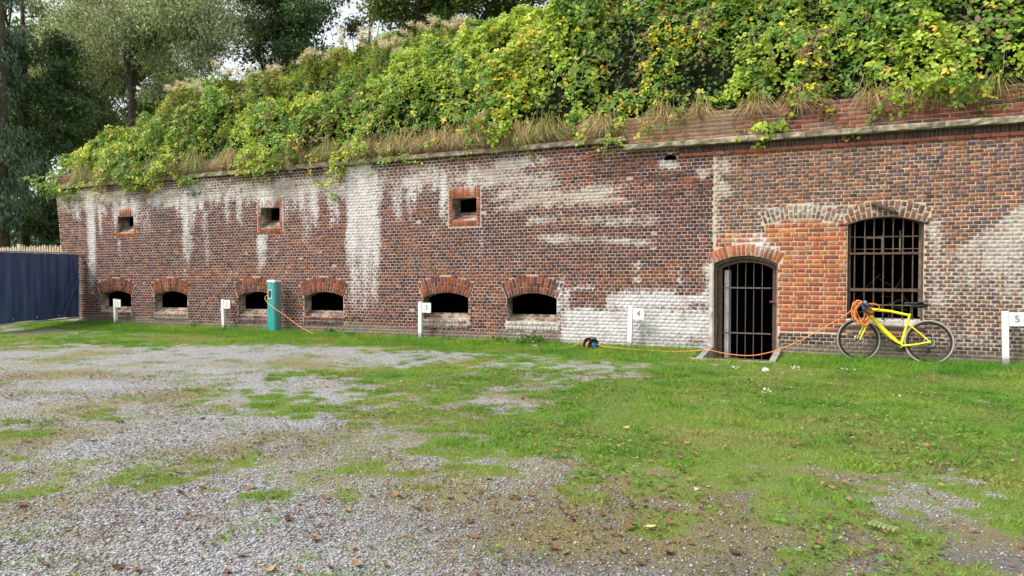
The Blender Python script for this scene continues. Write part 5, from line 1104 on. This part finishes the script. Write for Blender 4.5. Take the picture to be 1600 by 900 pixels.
for s_ in (-1, 1): hbm.tube([ST @ p for p in spline([bar, bar + Vector((0, s_ * .15, 0)), bar + Vector((-.02, s_ * .195, -.005)), bar + Vector((-.085, s_ * .205, -.02)), bar + Vector((-.10, s_ * .21, -.08)), bar + Vector((-.05, s_ * .215, -.125)), bar + Vector((.03, s_ * .22, -.13))], 5)], .0155, 8)
hbr = hbm.build('handlebar', M['rubber'], bk)
for s_ in (-1, 1):
    m = MB(); m.tube([ST @ p for p in spline([bar + Vector((-.07, s_ * .205, -.01)), bar + Vector((-.12, s_ * .2, .015)), bar + Vector((-.14, s_ * .195, .055))], 4)], [.018] * 5 + [.016, .014, .013, .011], 8)
    m.tube([ST @ p for p in spline([bar + Vector((-.13, s_ * .2, .01)), bar + Vector((-.145, s_ * .2, -.05)), bar + Vector((-.12, s_ * .2, -.11))], 4)], .007, 6); m.build('brake_lever', M['black'], hbr)
# bar end and lever that stand up behind the top tube
m = MB(); m.tube(spline([(-.56, -.02, .70), (-.54, .05, .78), (-.50, .10, .86), (-.475, .11, .945)], 5), .011, 8); m.tube(spline([(-.56, -.02, .70), (-.60, -.03, .66), (-.66, -.02, .68)], 4), .004, 6); m.build('bar_end_and_lever', M['black'], bk)
MB().tube([SCl + Vector((.002, 0, .0)), Vector((-.238, 0, .905))], .0135, 10).build('seatpost', M['black'], bk)
sv = []; n_ = 10
for (x, w_, z) in ((-.345, .018, .948), (-.30, .024, .952), (-.24, .032, .950), (-.18, .055, .953), (-.13, .072, .960), (-.09, .070, .966), (-.075, .05, .962)):
    sv.append([(x, w_ * math.cos(2 * math.pi * k / n_), z - .012 + (.016 if math.sin(2 * math.pi * k / n_) > 0 else .022) * math.sin(2 * math.pi * k / n_)) for k in range(n_)])
m = MB(); m.add([p for r in sv for p in r], [(i * n_ + k, i * n_ + (k + 1) % n_, (i + 1) * n_ + (k + 1) % n_, (i + 1) * n_ + k) for i in range(len(sv) - 1) for k in range(n_)] + [tuple(range(n_)), tuple(range(len(sv) * n_ - 1, (len(sv) - 1) * n_ - 1, -1))], True)
for s_ in (-1, 1): m.tube(spline([(-.31, s_ * .012, .935), (-.27, s_ * .02, .915), (-.19, s_ * .022, .915), (-.12, s_ * .03, .94)], 4), .0035, 5)
m.build('saddle', M['black'], bk)
m = MB()
ring = []
for (x, w_, h_) in ((-.20, .025, .03), (-.15, .038, .045), (-.08, .042, .048), (-.03, .03, .038), (-.015, .012, .016)): ring.append([(x, w_ * math.cos(2 * math.pi * k / 10), .895 + h_ * .75 * math.sin(2 * math.pi * k / 10) + (x + .2) * .08) for k in range(10)])
m.add([p for r in ring for p in r], [(i * 10 + k, i * 10 + (k + 1) % 10, (i + 1) * 10 + (k + 1) % 10, (i + 1) * 10 + k) for i in range(4) for k in range(10)] + [tuple(range(10)), tuple(range(49, 39, -1))], True); m.build('saddle_bag', M['rubber'], bk)
# drive train: chain side faces the wall, left crank faces the camera
m = MB(); m.ring(.085, .009, c=(BB.x, .05, BB.z), n=40, m=4, ry=.003); m.ring(.06, .02, c=(BB.x, .048, BB.z), n=30, m=4, ry=.003)
for k in range(4): a_ = k * 1.571 + .4; m.tube([(BB.x, .05, BB.z), (BB.x + .08 * math.cos(a_), .05, BB.z + .08 * math.sin(a_))], .008, 5)
crank = m.build('chainring', M['iron'], bk)
m = MB(); ca = math.radians(152)
for s_, q in ((-1, ca), (1, ca + math.pi)): m.tube([(BB.x, s_ * .06, BB.z), (BB.x + .165 * math.cos(q), s_ * .075, BB.z + .165 * math.sin(q))], [.015, .010], 8)
crk = m.build('crank_arms', M['black'], bk)
for s_, q in ((-1, ca), (1, ca + math.pi)): MB().box(BB.x + .165 * math.cos(q) - .035, BB.x + .165 * math.cos(q) + .035, s_ * .115 - .035, s_ * .115 + .035, BB.z + .165 * math.sin(q) - .008, BB.z + .165 * math.sin(q) + .008, .005).build('pedal', M['black'], crk)
m = MB()
for k in range(7): m.ring(.028 + .005 * k, .004, c=(0, .048 - .004 * k, .345), n=30, m=4, ry=.0012)
m.build('cassette', M['steel'], bk)
m = MB(); m.tube([(BB.x, .05, BB.z + .085), (-.2, .045, .345), (0, .04, .385)], .004, 5); m.tube([(BB.x, .05, BB.z - .085), (-.03, .045, .21), (.02, .045, .235), (.03, .045, .30), (0, .042, .31)], .004, 5); m.build('chain', M['iron'], bk)
m = MB(); m.ring(.02, .012, c=(.012, .05, .275), n=18, m=5, ry=.006); m.ring(.02, .012, c=(-.008, .05, .20), n=18, m=5, ry=.006); m.tube([(.012, .052, .275), (-.008, .052, .20)], .016, 6); m.tube([(0, .06, .325), (.015, .055, .28)], .012, 6); m.build('derailleur', M['black'], bk)
m = MB(); m.tube([(-.52, -.02, .39), (-.60, -.02, .49)], .006, 6); m.build('bottle_cage', M['steel'], bk)

# orange cable coil hung over the handlebar, blue plug
cc = Vector((.095, -.325, .765)); pts = []
rc = random.Random(3)
for k in range(7):
    a0 = rc.uniform(-.3, .3); rx = rc.uniform(.06, .14); rz = rc.uniform(.13, .225); ox = rc.uniform(-.03, .05); oz = rc.uniform(-.03, .02); tl = rc.uniform(-.45, .45)
    for j in range(10):
        q = a0 + math.pi / 2 + 2 * math.pi * j / 10; x_, z_ = rx * math.cos(q), rz * math.sin(q); pts.append(cc + Vector((ox + x_ * math.cos(tl) - z_ * math.sin(tl), -.03 * math.sin(k * 2.1 + q) - .012 * k + .03, oz + x_ * math.sin(tl) + z_ * math.cos(tl))))
pts += [cc + Vector(p) for p in ((.05, -.06, .15), (.16, -.06, .16), (.24, -.05, .13), (.25, -.04, .07), (.19, -.03, .05), (.12, -.02, .02))]
coil = tag(MB().tube(spline(pts, 3), .0085, 7).build('cable_coil', M['orange'], None), 'tangled orange cable coil hung over the bicycle handlebar', 'cable')
pg = tag(empty('cable_plug', (.135, -.43, .895)), 'blue cable plug on the orange coil at the handlebar', 'plug')
m = MB(); m.tube([(-.01, 0, -.05), (0, 0, 0), (.012, 0, .045)], [.026, .036, .030], 12); m.build('body', M['blue'], pg); m = MB(); m.tube([(.012, 0, .046), (.018, 0, .075)], [.024, .024], 12); m.build('collar', M['greyfoot'], pg)

# ================================================================== SMALL LITTER ON THE LAWN
rs = random.Random(21)
def stone(name, x, y, s, mat, label, cat, grp=None, sq=.5):
    m = MB(); n_ = 9; vs = [(0, 0, s * sq)]
    for ring_, (rr, zz_) in enumerate(((.6, .8), (1, .35), (.95, 0))):
        for k in range(n_): a_ = 2 * math.pi * k / n_ + ring_ * .3; q = rr * s * rs.uniform(.75, 1.2); vs.append((q * math.cos(a_), q * .7 * math.sin(a_), zz_ * s * sq * rs.uniform(.8, 1.15)))
    fs = [(0, 1 + k, 1 + (k + 1) % n_) for k in range(n_)] + [(1 + r_ * n_ + k, 1 + (r_ + 1) * n_ + k, 1 + (r_ + 1) * n_ + (k + 1) % n_, 1 + r_ * n_ + (k + 1) % n_) for r_ in (0, 1) for k in range(n_)]
    m.add(vs, fs); o = m.build(name, mat, None); o.location = (x, y, 0.0); tag(o, label, cat, grp); return o
stone('pale_stone', -5.35, -.75, .09, M['concrete'], 'flat pale stone in the grass under the rightmost arch', 'stone', None, .9)
stone('pale_stone', -1.14, -2.2, .06, M['white_plaster'], 'white stone chip in the grass before the gate', 'stone', None, 1.0)
for i, (x, y, lab) in enumerate(((-1.55, -2.3, 'left of the gate axis'), (-.75, -2.0, 'between the gate and the bicycle'), (-.1, -1.85, 'in front of the front wheel'), (-.9, -4.3, 'in the middle of the lawn'), (.4, -4.1, 'on the right part of the lawn'), (-.55, -2.6, 'right of the entrance pit'))):
    o = tag(empty('white_flowers', (x, y, .0)), 'small cluster of white petals lying in the grass ' + lab, 'flowers', 'white petals on the lawn'); n_ = 9; o['kind'] = 'stuff'; p = np.concatenate([RNG.normal(0, .05, (n_, 2)), .045 + .02 * RNG.random((n_, 1))], 1); d_, a_, s_ = orient(n_, np.tile((0, -.3, .8), (n_, 1)), .4); L = RNG.uniform(.02, .045, n_)
    v, fce = diamonds(p, a_, s_, L, L * .4, 0); np_obj('petals', v, fce, M['fluff'], o, {'lcol': ('FLOAT_COLOR', np.tile((.55, .56, .47, 1), (len(v), 1)))})
fr = tag(empty('leaf_frond', (.14, -8.66, .02), (0, 0, -.5)), 'pale green feather shaped leaf frond on bare ground at lower right', 'leaf')
n_ = 12; p = np.stack([np.linspace(-.06, .07, 6).repeat(2), np.zeros(n_), .012 + np.zeros(n_)], 1); a_ = np.stack([np.full(n_, .45), np.tile([1, -1], 6) * .9, np.full(n_, .05)], 1); d_ = np.tile((0, 0, 1.), (n_, 1)); s_ = np.cross(d_, a_); L = np.full(n_, .05)
v, fce = leaflets(p, a_, s_, d_, L, L * .22); np_obj('leaflets', v, fce, M['leaf'], fr, {'lcol': ('FLOAT_COLOR', np.tile((.32, .42, .16, 1), (len(v), 1)))}); MB().tube([(-.09, 0, .012), (.09, 0, .014)], .0018, 5).build('stalk', M['oldwood'], fr)
